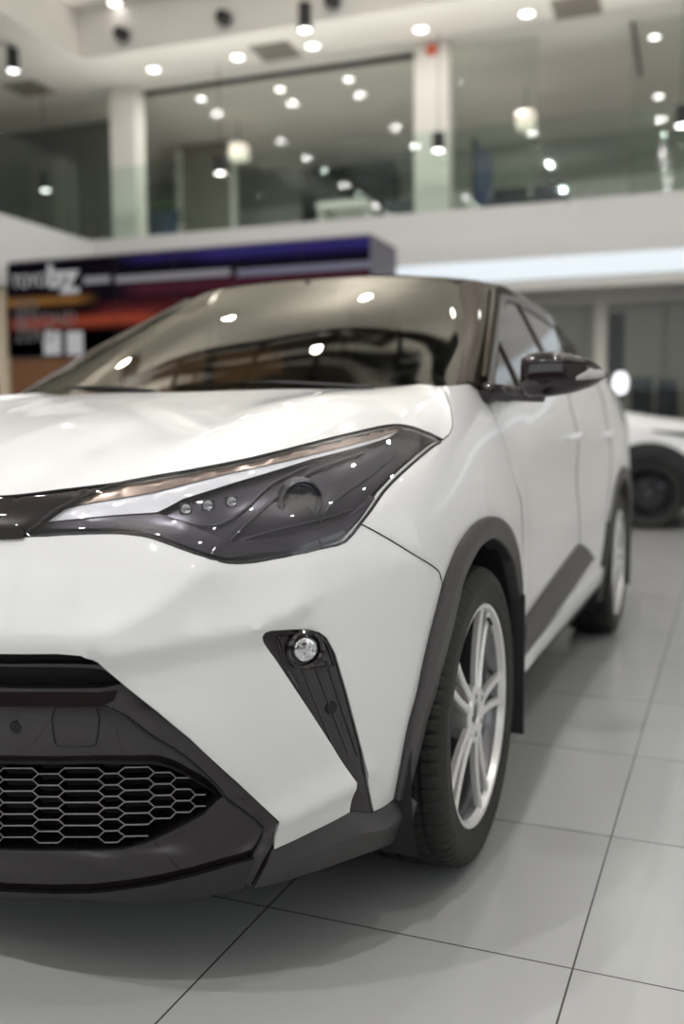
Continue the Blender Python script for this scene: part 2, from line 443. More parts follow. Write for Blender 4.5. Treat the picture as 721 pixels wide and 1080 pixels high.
# ---- centre lower grille, gloss black
gp=GR
surround=[C(.571),(0,727),(108,727),(122,724),(128,722.5),(165,751),(200,780),(250,826),(293.5,867.5),(288.5,897),(267,937),(253,934),(266,905),(277.6,876),(238,844),(230,832),(196,801),(156,776),(131,757),(112,748),(60,746),(0,746),C(.541)]
g=panel('grille_surround',surround,GLOSS,car,off=-.006,h=.014,depth=.03,mirror='join',ang=30)
slot=[C(.64),(0,688),(60,688),(85,690),(103,697),(119,711),(131,722),(120,728),(0,729),C(.566)]
panel('upper_slot',slot,DARK,car,off=-.045,h=.02,depth=.01,mirror='join')
rows=[]
for off,y in ((-.008,0),):
    pass
band([(-40,700),(0,703.5),(40,703.5),(80,704),(106,706),(122,716)],[(-40,704),(0,706.5),(40,707),(80,707.5),(106,710),(122,719)],[(0,-.05),(0,-.02),(1,-.02),(1,-.05)],'slot_bar',GLOSS,car,30)
band([(-85,727.5),(0,727.5),(60,727.5),(108,727.5),(126,724.5)],[(-85,745.5),(0,745.5),(60,745.5),(104,745.5),(119,740)],[(0,-.02),(0,-.0085),(1,-.0035),(1,-.02)],'grille_ledge',GLOSS,car,30)
main=[C(.545),(0,744),(60,744),(112,746),(131,755),(156,774),(196,799),(230,830),(238,846),(232,842),(213,828),(186,813),(166,806.5),(0,806),C(.443)]
panel('number_plate_panel',main,GLOSS,car,off=-.016,h=.016,depth=.02,mirror='join')
tc=[hit(*p) for p in ((55,750),(100,750),(100,786),(96,790),(59,790),(55,786))]
MB().tube([sig(p[0],p[1],-.0158) for p in crv(tc,3,closed=True)],.0014,5,closed=True).build('tow_hook_cover',DARK,car)
sensor(13.5,770,-.016,car)
low=[C(.272),(0,896),(133,896),(162,886),(213,860),(234,843),(238,844),(277.6,876),(266,905),(256,934),(240,915),(166,934.5),(100,944),(0,942),C(.154)]
panel('lower_valance',low,GLOSS,car,off=-.006,h=.016,depth=.03,mirror='join')
lipp=[C(.156),(0,939),(100,941),(166,932),(240,912.5),(257,908),(268,905),(256,936),(229,942),(189,949),(144,951.5),(100,947.5),(40,945),(0,946),C(.141)]
panel('front_lip',lipp,MATTE,car,off=.006,h=.016,depth=.06,mirror='join')
meshback=[C(.455),(0,800),(166,800),(190,806),(216,822),(240,842),(216,866),(165,893),(133,903),(0,903),C(.255)]
panel('grille_backing',meshback,DARK,car,off=-.075,h=.03,depth=.01,mirror='join')
# frame inside the mesh opening
ring=[(0,806),(100,806),(166,806.5),(186,813),(213,828),(233,841.5),(213,861),(162,887),(133,896.5),(60,898),(0,897)]
A=S_([C(.446),(-60,805.5)]+ring+[(-60,896.5),C(.268)])
A=[np.array(p) for p in A]; N=90; A=resample(A,N); V=[]
for p in A:
    for off in (-.002,-.030,-.07): V.append(sig(p[0],p[1],off))
o=fixn(obj('mesh_frame',V,grid_faces(N,3),DARK,car)); mirrored(o,car)
# honeycomb: columns of flats joined by chevrons
cx=[-62,-36,-8,31,37,60,66,102,108,124,131,156,162,180,185,202,206,217]
yt=lambda x: float(np.interp(x,[-80,0,160,190,212,232],[807,808,809,815,828,840]))
yb=lambda x: float(np.interp(x,[-80,0,130,165,205,232],[894,894,893,884,862,844]))
ccols=[(-132,-112),(-104,-78),(-70,-34),(-26,-6),(0,31),(38,59),(66,102),(109,123),(131,156),(163,180),(186,201),(207,218)]
hm=MB(); hw_=MB(); NR=7
def cy(ci,row,x):                                  # row lines: odd columns half a cell lower
    return 813.+12.2*row+(6.1 if ci%2 else 0)-.02*max(0,x-100)+.0
def hexpt(x,y,off=-.012):
    s,z=hit(x,y); return sig(s,z,off-.0)
def wire(pts):
  if 1:
    n=len(pts)
  for MBx,o0,o1,w in ((hm,-.0115,-.0135,.0008),(hw_,-.0135,-.036,.0008)):
    front=[hexpt(*p,off=o0) for p in pts]; back=[hexpt(*p,off=o1) for p in pts]; V=[]
    for f_,b_ in zip(front,back):
        V+= [f_+[0,0,w],f_-[0,0,w],b_-[0,0,w],b_+[0,0,w]]
    F=[]
    for i in range(n-1):
        for k in range(4):
            l=(k+1)%4;F.append((i*4+k,(i+1)*4+k,(i+1)*4+l,i*4+l))
    F+=[(0,1,2,3),((n-1)*4+3,(n-1)*4+2,(n-1)*4+1,(n-1)*4)]
    MBx.add(V,F)
for ci,(xa,xb) in enumerate(ccols):
    rows=NR if ci%2==0 else NR
    for r_ in range(-0,rows):
        x0,x1=xa,xb
        ya,yb_=cy(ci,r_,x0),cy(ci,r_,x1)
        xm=(x0+x1)/2
        if max(ya,yb_)>min(yb(x0),yb(x1))+.5 or ya<yt(x1)-1: continue
        wire([(x0,ya),(x1,yb_)])
        if ci+1<len(ccols):
            nx=ccols[ci+1][0]
            for rr in ((r_-1,r_) if ci%2==0 else (r_,r_+1)):
                if rr<0 or rr>=NR: continue
                if cy(ci+1,rr,nx)>yb(ccols[ci+1][1])+.5 or cy(ci+1,rr,nx)<yt(ccols[ci+1][1])-1: continue
                yn=cy(ci+1,rr,nx)
                if yn<yt(nx) or yn>yb(nx)+1: continue
                wire([(x1,yb_),(nx,yn)])
o=hm.build('honeycomb_mesh',WIRE,car,smooth=False); mirrored(o,car); o=hw_.build('honeycomb_wall',GLOSS,car,smooth=False); mirrored(o,car)
for pl in ([(110,747.5),(131,757),(156,776),(196,801),(230,832),(238,844),(277.6,876),(266,905),(254,933)],[(0,746),(60,746),(110,747.5)],[(131,724),(165,751.5),(200,780.5),(250,826.5),(294,868.5),(289,896),(267,936)]):
    seam(pl,car,off=-.0055,r=.0018,name='grille_gap')

# ---- black strip between the lamps
strip=[C(.885),(0,524),(65,517),(133,508.5),(100,518),(60,537),(42,550),(27,562),(24,567),(0,568),C(.82)]
panel('nose_strip',strip,GLOSS,car,off=-.002,h=.014,depth=.02,mirror='join')
st2=[C(.837),(0,557),(24,557),(27,563),(24,568),(0,569),C(.817)]
panel('nose_strip_lower',st2,GLOSS,car,off=.004,h=.014,depth=.015,mirror='join')

# ---- headlight
hl=[(133,508.5),(100,518),(60,537),(42,550),(28,562),(25,566.5),(80,564),(120,563),(140,564.5),(160,568),(190,579),(222,590),(240,594.5),(265,594),(300,588),(345,578),(365,572)]+HL_OUT+HL_TOP[1:-1]
hs=S_(hl)
house=panel('headlight',hl,DBEZ,car,off=-.030,h=.016,depth=.01,mirror=False)
parts=[]
# rim of the lens
rim=crv([np.array(p) for p in hs],2,closed=True)
MB().tube([sig(p[0],p[1],-.004) for p in rim],.0035,6,closed=True).build('lens_gasket',DARK,house)
panel('lens',hl,LENS,house,off=-.001,h=.014,depth=.0,mirror=False,lip=0)
def inlay(name,pts,M,off,par=house,depth=.02,h=.012): return panel(name,pts,M,par,off=off,h=h,depth=depth,mirror=False,label=None)
inlay('bronze_bezel',[(62,536),(102,518),(134,509),(200,498),(266,485),(333,468),(400,452),(419,450),(430,452),(400,462),(333,479),(240,500),(160,520),(105,529)],BEZEL,-.010)
inlay('light_guide',[(48,551),(66,538),(105,529),(160,520),(240,500),(333,479),(400,462),(425,455),(413,462),(333,484),(250,509),(193,527),(180,534),(166,541),(120,544)],GUIDE,-.013,depth=.012)
inlay('lower_bezel',[(36,558),(48,552),(120,545),(166,542),(205,556),(240,572),(232,588),(215,583),(180,571),(150,561),(120,558),(80,559)],DBEZ,-.016)
lowb=inlay('inner_ridge',[(232,588),(240,572),(300,570),(365,552),(392,532),(400,524),(385,548),(362,568),(300,582),(245,590)],DBEZ,-.012)
# three small led cells
for (x,y,w) in ((197,538,9),(221,534,10),(247,530,9)):
    s=hit(x,y);c=sig(*s,off=-.026);n=sig(*s,off=.05)-c;T=frame_at(c,n);W=w*.0011
    MB().box(-W,W,-.009,.009,-.012,.004,T,bev=.002).build('led_cell',GUNM,house)
    MB().lathe([(0,.010),(.004,.009),(.0065,.006),(.0075,.003)],(0,0,0),n=16,T=T).build('led_lens',CLEAR,house)
    MB().lathe([(.0,.004),(.006,.0042),(.008,.005)],(0,0,0),n=16,T=T).build('led_reflector',CHRM,house)
# main projector
s=hit(322,529);c=sig(*s,off=-.020);n=sig(*s,off=.05)-c;n=n/np.linalg.norm(n)+np.array([.25,-.35,-.25]);T=frame_at(c,n)
MB().lathe([(.040,-.015),(.040,.004),(.036,.008),(.031,.003),(.030,-.01)],(0,0,0),n=48,T=T).build('projector_ring',GUNM,house)
MB().lathe([(0,.016),(.012,.014),(.022,.009),(.029,.001)],(0,0,0),n=36,T=T).build('projector_lens',CLEAR,house)
MB().lathe([(0,-.008),(.02,-.004),(.030,.002)],(0,0,0),n=36,T=T).build('projector_bowl',GUNM,house)
for pts,wd in ((((176,548),(228,556),(262,538),(290,512),(330,492)),.004),(((238,580),(262,556),(300,522),(335,498),(390,478)),.005),(((343,552),(362,528),(395,505),(425,480)),.005),(((255,572),(300,560),(350,548),(380,538)),.003),(((205,560),(232,572),(245,586)),.003),(((200,525),(260,508),(330,488),(400,468)),.003)):
    q=crv([np.array(hit(*p)) for p in pts],6)
    MB().tube([sig(p[0],p[1],-.024) for p in q],wd*.6,6).build('bezel_fin',GUNM,house)
c=mirrored(house,car)
for ch in list(house.children): mirrored(ch,c)

# ---- hood (bonnet)
front=[np.array([0,sb(.885),.885])]+[sig(*hit(*p),off=0) for p in ((0,522.5),(65,515.5),(133,507),(200,495.5),(266,482.5),(333,465.5),(366,457.5),(400,449.5),(418,447),(428,448),(440,451),(467,463))]
front[0][1]=min(front[1][1]-.012,.10)
right=[sig(*hit(*p),off=0) for p in ((467,463),(474,456),(477,446),(475,430),(470,415),(466,408.5))]
P_corner=right[-1]
rear=[np.array([0,1.08,1.098])]+[at(300,410.5,'y',1.14),at(390,409.5,'y',1.2),at(440,405.5,'y',1.24),P_corner]
print('hood corner',P_corner,'front',front[1],front[-1])
NU,NV=60,44
A=resample(crv(front,5),NU);B=resample(crv(rear,8),NU);Rr=resample(crv(right,6),NV)
Lf=resample(crv([front[0],[0,.30,.955],[0,.60,1.03],[0,.9,1.075],rear[0]],6),NV)
V=[]
for i in range(NU):
    u=i/(NU-1)
    for j in range(NV):
        v=j/(NV-1)
        p=(1-v)*A[i]+v*B[i]+(1-u)*Lf[j]+u*Rr[j]-((1-u)*(1-v)*A[0]+u*(1-v)*A[-1]+(1-u)*v*B[0]+u*v*B[-1])
        x=p[0]
        bl=math.sin(PI*min(1,max(0,v)))
        # raised shoulders left and right of a shallow centre dish
        p=p+np.array([0,0,bl*(.020*math.exp(-((x-.50)/.11)**2)-.006*math.exp(-(x/.25)**2)+.035*u*(1-u))])
        V.append(p)
V2,F2=thick(V,grid_faces(NU,NV),.012,(0,0,1))
n=len(V); hoodV=V; 
Vm=V+[(-p[0],p[1],p[2]) for p in V]; Fm=grid_faces(NU,NV)+[tuple(i+n for i in reversed(f)) for f in grid_faces(NU,NV)]
Vt,Ft=thick(Vm,Fm,.0,(0,0,1))
o=obj('hood',Vm,Fm,WHITE,car)
bm=bmesh.new();bm.from_mesh(o.data);bmesh.ops.remove_doubles(bm,verts=[v for v in bm.verts if abs(v.co.x)<1e-4],dist=1e-4);bmesh.ops.recalc_face_normals(bm,faces=bm.faces)
if sum(f.normal.z for f in bm.faces)<0: bmesh.ops.reverse_faces(bm,faces=bm.faces)
bmesh.ops.solidify(bm,geom=bm.faces[:],thickness=.012);bm.to_mesh(o.data);bm.free();o.data.set_sharp_from_angle(angle=math.radians(50))
# front gap shadow line under the hood edge
o=MB().tube([p+np.array([0,.001,-.002]) for p in A],.0022,6).build('hood_gap',DARK,car); mirrored(o,car)

# ---- greenhouse
wb=[(0,1.10,1.092),(.25,1.115,1.092),(.50,1.165,1.094),(.66,1.225,1.10),(.720,1.26,1.107)]
wm=[(0,1.53,1.335),(.25,1.54,1.333),(.46,1.58,1.322),(.60,1.63,1.308),(.632,1.655,1.302)]
wt=[(0,1.93,1.520),(.2,1.935,1.518),(.38,1.955,1.510),(.47,1.975,1.498),(.515,2.0,1.488)]
def symrow(r): return [(-x,y,z) for x,y,z in r[::-1][:-1]]+list(r)
V,F,nu,nv=loft([symrow(wb),symrow(wm),symrow(wt)],8,4)
V,F=thick(V,F,.005,(0,-1,1)); obj('windshield',V,F,WSH,car)
# black ceramic edge under the glass (frit) and cowl
V,F,_,_=loft([symrow([(x,y-.05,z-.012) for x,y,z in wb]),symrow([(x,y+.03,z-.004) for x,y,z in wb])],3,4)
V,F=thick(V,F,.01,(0,0,1)); obj('cowl',V,F,DARK,car)
# pillars: gloss black, from glass edge to door frame
po_b=(.762,1.36,1.106); po_m=(.700,1.74,1.300); po_t=(.625,2.08,1.462)
V,F,_,_=loft([[wb[-1],tuple((np.array(wb[-1])+po_b)/2+[.006,-.02,.012]),po_b],[wm[-1],tuple((np.array(wm[-1])+po_m)/2+[.010,-.015,.014]),po_m],[wt[-1],tuple((np.array(wt[-1])+po_t)/2+[.010,-.01,.016]),po_t]],8,5)
V,F=thick(V,F,.03,(1,-1,1)); o=obj('windshield_pillar',V,F,ROOFP,car); mirrored(o,car)
# roof skin
rr_=[[(0,1.93,1.523),(.25,1.94,1.520),(.42,1.962,1.506),(.515,1.995,1.492),(.60,2.04,1.470),(.628,2.08,1.458)],
     [(0,2.3,1.558),(.25,2.3,1.555),(.42,2.31,1.545),(.52,2.32,1.530),(.60,2.34,1.508),(.632,2.36,1.475)],
     [(0,2.8,1.560),(.25,2.8,1.557),(.42,2.8,1.547),(.52,2.8,1.532),(.59,2.8,1.508),(.628,2.8,1.470)],
     [(0,3.3,1.530),(.25,3.3,1.527),(.40,3.3,1.518),(.50,3.3,1.503),(.56,3.3,1.480),(.600,3.3,1.440)],
     [(0,3.75,1.465),(.25,3.75,1.462),(.38,3.75,1.453),(.46,3.75,1.440),(.53,3.74,1.410),(.575,3.72,1.370)],
     [(0,4.02,1.405),(.25,4.01,1.402),(.38,4.0,1.392),(.46,3.97,1.375),(.53,3.94,1.345),(.570,3.9,1.310)]]
V,F,_,_=loft([symrow(r) for r in rr_],6,4)
V,F=thick(V,F,.02,(0,0,1)); obj('roof',V,F,ROOFP,car)
# side glass surface g(y,z)
def belt(y): return float(np.interp(y,[1.3,1.45,2.0,2.6,3.1,3.5],[1.105,1.10,1.115,1.14,1.20,1.28]))
def roofe(y): return (float(np.interp(y,[1.36,1.74,2.08,2.36,2.8,3.3,3.75],[.762,.700,.628,.632,.628,.60,.575])),float(np.interp(y,[1.36,1.74,2.08,2.36,2.8,3.3,3.75],[1.106,1.30,1.458,1.475,1.470,1.440,1.37])))
def gx(y,z):
    t=(z-1.10)/.37; return .782-.152*t-.03*t*(1-t)*-1 if y<3.0 else .782-.152*t+.03*t*(1-t)-(y-3.0)*.06
def gsurf(y,z,off=0.): return np.array([gx(y,z)+off*.9,y,z])
def ghit(px,py):
    d=ray(px,py);t=1.
    while t<8:
        P=CAM+d*t
        if P[0]<gx(P[1],P[2]) : break
        t+=.01
    return (P[1],P[2])
G=ghit
f_top=[(1.37,1.112),(1.55,1.208),(1.74,1.302),(1.92,1.385),(2.08,1.452),(2.36,1.470),(2.8,1.463),(3.3,1.432),(3.72,1.365)]
# black door frames / pillars as one backing with the panes inside it
def bar(P,w,name='window_frame',off=.0,par=car,M=ROOFP,th=.012):
    q=resample(crv([np.array(p) for p in P],5),30);V=[]
    for i,p in enumerate(q):
        a=q[max(0,i-1)];b=q[min(len(q)-1,i+1)];t=(b-a)/np.linalg.norm(b-a);nn=np.array([-t[1],t[0]])
        for k,o_ in ((-1,-th),(-1,0),(-.7,.003),(.7,.003),(1,0),(1,-th)):
            s=p+nn*w*k/2; V.append(gsurf(s[0],s[1],off+o_))
    o=fixn(obj(name,V,grid_faces(30,6),M,par)); mirrored(o,car); return o
bar(f_top,.055,off=.004)
bar([(1.40,1.100),(1.7,1.100),(2.0,1.108),(2.6,1.132),(3.1,1.19),(3.35,1.245)],.035,'belt_moulding',off=.008)
bar([(1.70,1.275),(1.74,1.19),(1.78,1.10)],.030,'quarter_window_bar',off=.003)
bar([(2.36,1.46),(2.44,1.30),(2.50,1.12)],.075,'middle_pillar',off=.003)
bar([(3.22,1.43),(3.28,1.32),(3.33,1.24)],.11,'rear_pillar',off=.003)
for nm,pl in (('quarter_window',[(1.42,1.105),(1.75,1.105),(1.72,1.285),(1.58,1.21)]),
              ('front_door_window',[(1.78,1.105),(2.50,1.13),(2.42,1.32),(2.36,1.46),(2.08,1.445),(1.92,1.38),(1.72,1.285)]),
              ('rear_door_window',[(2.52,1.125),(2.9,1.16),(3.33,1.245),(3.22,1.43),(2.8,1.458),(2.38,1.462),(2.44,1.3)])):
    panel(nm,pl,SIDEG,car,off=-.002,h=.05,depth=.004,surf=gsurf,lip=0,px=False,closed_centre=False)
# roof rail strip above windows is part of roof; rear quarter closing panel
pl=[(3.30,1.24),(3.30,1.43),(3.72,1.36),(3.95,1.30),(4.25,1.14),(4.2,1.06),(3.7,1.08)]
# ---- doors and rear quarter
def yz(P): return [(S0+(y-sb(z))-YC,z) for y,z in P]
fd=[(1.417,1.085),(1.6,1.092),(2.1,1.105),(2.50,1.122),(2.49,.9),(2.47,.7),(2.44,.5),(2.42,.36),(1.45,.36),(1.417,.45),(1.417,.8)]
panel('front_door',yz(fd),WHITE,car,h=.03,depth=.02,px=False,closed_centre=False,lip=.002)
rd=[(2.506,1.122),(2.8,1.14),(3.1,1.18),(3.34,1.235),(3.33,1.05),(3.28,.9),(3.18,.78),(3.10,.66),(3.05,.5),(3.03,.36),(2.426,.36),(2.446,.5),(2.476,.7),(2.496,.9)]
panel('rear_door',yz(rd),WHITE,car,h=.03,depth=.02,px=False,closed_centre=False,lip=.002)
RC=(3.545,.345)
def arc(r,a0,a1,n): return [(RC[0]+r*math.cos(math.radians(a)),RC[1]+r*math.sin(math.radians(a))) for a in np.linspace(a0,a1,n)]
rq=[(3.346,1.235),(3.7,1.235),(4.1,1.18),(4.37,1.08),(4.375,.8),(4.34,.45),(4.25,.28),(4.03,.28)]+arc(.455,0,160,16)[0:]+[(3.055,.5),(3.106,.66),(3.186,.78),(3.286,.9),(3.336,1.05)]
rq=[(3.346,1.235),(3.7,1.235),(4.1,1.18),(4.37,1.08),(4.375,.8),(4.34,.45),(4.25,.30)]+[p for p in arc(.455,-6,150,16)]+[(3.106,.66),(3.186,.78),(3.286,.9),(3.336,1.05)]
panel('rear_quarter',yz(rq),WHITE,car,h=.03,depth=.02,px=False,closed_centre=False,lip=.002)
def yzband(outer,inner,prof,name,M,N=60):
    A=resample(yz(outer),N);B=resample(yz(inner),N);V=[]
    AB=list(zip(A,B));AB=[AB[0]]+AB+[AB[-1]]
    for i,(a,b) in enumerate(AB):
        for t,off in prof:
            p=a+(b-a)*t;V.append(sig(p[0],p[1],off if 0<i<len(AB)-1 else min(off,-.01)))
    o=fixn(obj(name,V,grid_faces(N+2,len(prof)),M,car,ang=32)); mirrored(o,car)
    return o
yzband(arc(.46,-8,196,40),arc(.40,-8,196,40),[(0,-.012),(0,.008),(.4,.013),(.95,.006),(1,0),(1,-.05)],'wheel_arch_trim',CLAD)
# dark side cladding wedge along the door bottoms, white rocker below
yzband([(1.42,.455),(1.6,.475),(2.0,.52),(2.40,.562)],[(1.42,.33),(1.65,.345),(2.2,.39),(2.80,.455)],[(0,-.01),(0,.010),(.1,.016),(.5,.020),(.55,.012),(.95,.010),(1,0),(1,-.03)],'side_moulding',CLAD)
yzband([(1.415,.335),(1.6,.34),(2.1,.355),(2.7,.372),(3.07,.385)],[(1.415,.235),(1.6,.235),(2.1,.235),(2.7,.235),(3.09,.245)],[(0,-.02),(0,.006),(.5,.010),(.62,.002),(1,-.03),(1.02,-.14)],'rocker_panel',WHITE)
for pl in ([(1.415,1.085),(1.415,.8),(1.415,.45),(1.40,.3)],[(2.503,1.122),(2.493,.9),(2.473,.7),(2.443,.5),(2.42,.36)],[(3.343,1.235),(3.333,1.05),(3.283,.9),(3.183,.78),(3.103,.66)]):
    o=MB().tube([sig(s,z,-.003) for s,z in resample(yz(pl),24)],.003,5).build('door_gap',DARK,car); mirrored(o,car)
for y0 in (2.22,3.05):
    hs_=[sig(S0+(y-sb(z_))-YC,z_,o_) for y,z_,o_ in ((y0,.955,.0),(y0+.02,.957,.028),(y0+.10,.962,.034),(y0+.18,.965,.028),(y0+.20,.966,0))]
    o=MB().tube(crv(hs_,4),.009,8).build('door_handle',WHITE,car); mirrored(o,car)
# rear closing and glass
V=[];F=[]
sec=[(.60,.30),(.70,.5),(.73,.75),(.72,.85),(.66,1.02),(.56,1.18)]
rear_rows=[[(-w,4.36,z),(-w*.6,4.40,z),(0,4.41,z),(w*.6,4.40,z),(w,4.36,z)] for w,z in sec]
V,F,_,_=loft(rear_rows,3,4); V,F=thick(V,F,.02,(0,1,0)); obj('tailgate',V,F,WHITE,car)
V,F,_,_=loft([[(-.60,4.36,1.14),(0,4.40,1.16),(.60,4.36,1.14)],[(-.57,3.98,1.34),(0,4.05,1.39),(.57,3.98,1.34)]],4,4); V,F=thick(V,F,.006,(0,1,1)); obj('rear_window',V,F,DARK,car)
V,F,_,_=loft([[(.775,3.30,1.22),(.77,3.7,1.22),(.73,4.05,1.18),(.60,4.37,1.12)],[(.70,3.30,1.34),(.67,3.6,1.32),(.63,3.9,1.28),(.58,4.2,1.22)],[(.61,3.30,1.435),(.585,3.6,1.39),(.57,3.85,1.33),(.56,4.05,1.27)]],5,4)
V,F=thick(V,F,.02,(1,0,0)); o=obj('rear_pillar_panel',V,F,ROOFP,car); mirrored(o,car)
# floor pan, arch liners, cabin
b=MB().box(-.60,.60,.25,4.2,.19,.30).box(-.80,.80,1.36,3.08,.21,.30).box(-.78,.78,4.0,4.3,.24,.4)
b.build('floor_pan',DARK,car,smooth=False)
for yc_ in (.905,3.545):
    V=[]
    for k in range(25):
        a=math.radians(-25+230*k/24)
        for x in (.58,.70,.86): V.append((x,yc_+.435*math.cos(a),.345+.42*math.sin(a)))
    n0=len(V);V.append((.58,yc_,.345));F=grid_faces(25,3)+[(n0,k*3,(k+1)*3) for k in range(24)]
    o=fixn(obj('arch_liner',V,F,DARK,car)); mirrored(o,car)
b=MB().box(-.70,.70,.55,1.30,.30,.86); b.build('engine_bay_floor',DARK,car,smooth=False)
b=MB().box(-.58,.58,.34,.60,.28,.70); b.build('bumper_beam',DARK,car,smooth=False)
V,F,_,_=loft([[(-.74,1.33,1.02),(0,1.20,1.05),(.74,1.33,1.02)],[(-.72,1.62,1.075),(0,1.60,1.09),(.72,1.62,1.075)],[(-.72,1.82,1.02),(0,1.82,1.04),(.72,1.82,1.02)],[(-.72,1.86,.6),(0,1.86,.6),(.72,1.86,.6)]],5,6)
obj('dashboard',V,F,INT,car)
for sx in (-1,1):
    for yy in (2.2,3.0):
        b=MB().box(sx*.36-.24,sx*.36+.24,yy-.25,yy+.28,.45,.66,bev=.05)
        b.box(-.24,.24,-.06,.06,0,.62,lambda v,sx=sx,yy=yy:(v[0]+sx*.36,yy+.28+v[1]+v[2]*.35,.62+v[2]),bev=.05)
        b.box(-.13,.13,-.05,.05,.64,.84,lambda v,sx=sx,yy=yy:(v[0]+sx*.36,yy+.28+v[1]+v[2]*.33,.60+v[2]),bev=.04)
        b.build('seat',INT,car)
rim_=[(.37+.185*math.cos(a),1.86+.07*math.sin(a),1.01+.17*math.sin(a)) for a in np.linspace(0,2*PI,36,endpoint=False)]
b=MB().tube(rim_,.015,8,closed=True); b.tube([(.20,1.86,1.0),(.54,1.86,1.0)],.018); b.tube([(.37,1.86,1.0),(.37,1.80,.86)],.02); b.build('steering_wheel',INT,car)
MB().box(-.11,.11,-.012,.012,-.035,.035,lambda v:(v[0],v[1]+1.93,v[2]+1.445),bev=.01).tube([(0,1.91,1.47),(0,1.90,1.51)],.01).build('rear_view_mirror',DARK,car)
# wipers
for x0,x1,y0,y1 in ((.52,-.10,1.17,1.20),(-.12,-.62,1.11,1.27)):
    q=crv([(x0,y0,1.104),((x0+x1)/2,(y0+y1)/2-.01,1.122),(x1,y1,1.118)],8)
    MB().tube(q,.007,6).tube([np.array(p)+[0,.012,-.006] for p in q],.004,5).build('wiper',DARK,car)
# green sticker on glass
sp=at(301,351,'y',1.53)
V,F,_,_=loft([[(.085-.023,1.5,1.318),(.085+.023,1.5,1.318)],[(.085-.023,1.6,1.372),(.085+.023,1.6,1.372)]],3,3)

# ---- door mirror
def mirr():
    root=None
    ts=np.linspace(0,1,18);V=[];n=28
    for t in ts:
        x=.888+.204*t
        top=float(np.interp(t,[0,.08,.3,.6,.85,1],[1.178,1.186,1.190,1.184,1.168,1.132]))
        bot=float(np.interp(t,[0,.08,.3,.6,.85,1],[1.085,1.073,1.073,1.082,1.100,1.126]))
        y0=float(np.interp(t,[0,.1,.5,.85,1],[1.265,1.240,1.235,1.275,1.335])); y1=1.35+.02*t
        for k in range(n):
            a=2*PI*k/n; ca,sa=math.cos(a),math.sin(a)
            e=.62
            u=math.copysign(abs(ca)**e,ca);w=math.copysign(abs(sa)**e,sa)
            V.append((x,(y0+y1)/2+(y1-y0)/2*u,(top+bot)/2+(top-bot)/2*w))
    F=[(i*n+k,i*n+(k+1)%n,(i+1)*n+(k+1)%n,(i+1)*n+k) for i in range(17) for k in range(n)]+[tuple(range(n)),tuple(17*n+k for k in range(n-1,-1,-1))]
    h=fixn(obj('door_mirror',V,F,GLOSS,car,ang=50))
    q=[(.76,1.38,1.088),(.80,1.35,1.090),(.86,1.32,1.083),(.94,1.30,1.078)]
    MB().tube(crv(q,5),[.030]*5+[.024]*5+[.018]*6,10).build('mirror_foot',GLOSS,h)
    V=[]
    for t in np.linspace(0,1,14):
        x=1.03+.060*t; zc=float(np.interp(t,[0,.5,1],[1.118,1.130,1.132])); hh=.005+.009*math.sin(PI*min(1,t*.9)); y=float(np.interp((x-.888)/.204,[0,.1,.5,.85,1],[1.265,1.240,1.235,1.275,1.335]))
        for k in range(8):
            a=PI*k/7-PI/2; V.append((x,y-.006*math.cos(a)+.004,zc+hh*math.sin(a)))
    o=fixn(obj('turn_signal',V,grid_faces(14,8),AMB,h))
    V=[(.905,1.366,1.095),(.905,1.366,1.172),(1.06,1.376,1.155),(1.06,1.376,1.112)]
    obj('mirror_glass',V,[(0,1,2,3)],CHRM,h)
    c=mirrored(h,car)
    for ch in list(h.children): mirrored(ch,c)
mirr()

# ---- wheels
TR,RL=.3425,.254
def tyre():
    prof=[(.238,-.100),(.262,-.110),(.300,-.1135),(.325,-.107),(.334,-.098),(.3385,-.088),(.3405,-.070),(.3345,-.066),(.3345,-.060),(.341,-.056),(.3425,-.030),(.3345,-.026),(.3345,-.018),(.3425,-.014),(.3425,.014),(.3345,.018),(.3345,.026),(.3425,.030),(.341,.056),(.3345,.060),(.3345,.066),(.3405,.070),(.3385,.088),(.334,.098),(.325,.107),(.308,.1130),(.300,.1135),(.298,.1125),(.275,.1120),(.262,.110),(.257,.1085),(.2555,.104),(.246,.098)]
    n=288;V=[];m=len(prof)
    for i in range(n):
        a=2*PI*i/n
        for k,(r,h) in enumerate(prof):
            g=i%4==0
            if g and (3<=k<=6 or 21<=k<=24 or 9<=k<=10 or 17<=k<=18): r=r-.006
            V.append((h,r*math.cos(a),r*math.sin(a)))
    F=[(i*m+k,((i+1)%n)*m+k,((i+1)%n)*m+k+1,i*m+k+1) for i in range(n) for k in range(m-1)]
    return V,F
def spokes(b):
    # five twin spokes; each bar is a chamfered beam from hub to rim
    for k in range(5):
        a0=math.radians(4+72*k)
        for s in (-1,1):
            P=[]
            for t in np.linspace(0,1,10):
                r=.045+(.238-.045)*t
                off=s*(.0125+.020*t)                       # half spread
                xo=.098-.004*math.sin(PI*t)+.001*t
                P.append((r,off,xo,.0098-.002*t))
            V=[]
            for (r,off,xo,w) in P:
                ca,sa=math.cos(a0),math.sin(a0)
                for (du,dx) in ((-w,-.016),(-w,-.004),(-w*.6,0),(w*.6,0),(w,-.004),(w,-.016)):
                    o_=off+du; V.append((xo+dx,r*ca-o_*sa,r*sa+o_*ca))
            b.add(V,grid_faces(10,6)+[(0,1,2,3,4,5),tuple(9*6+i for i in (5,4,3,2,1,0))])
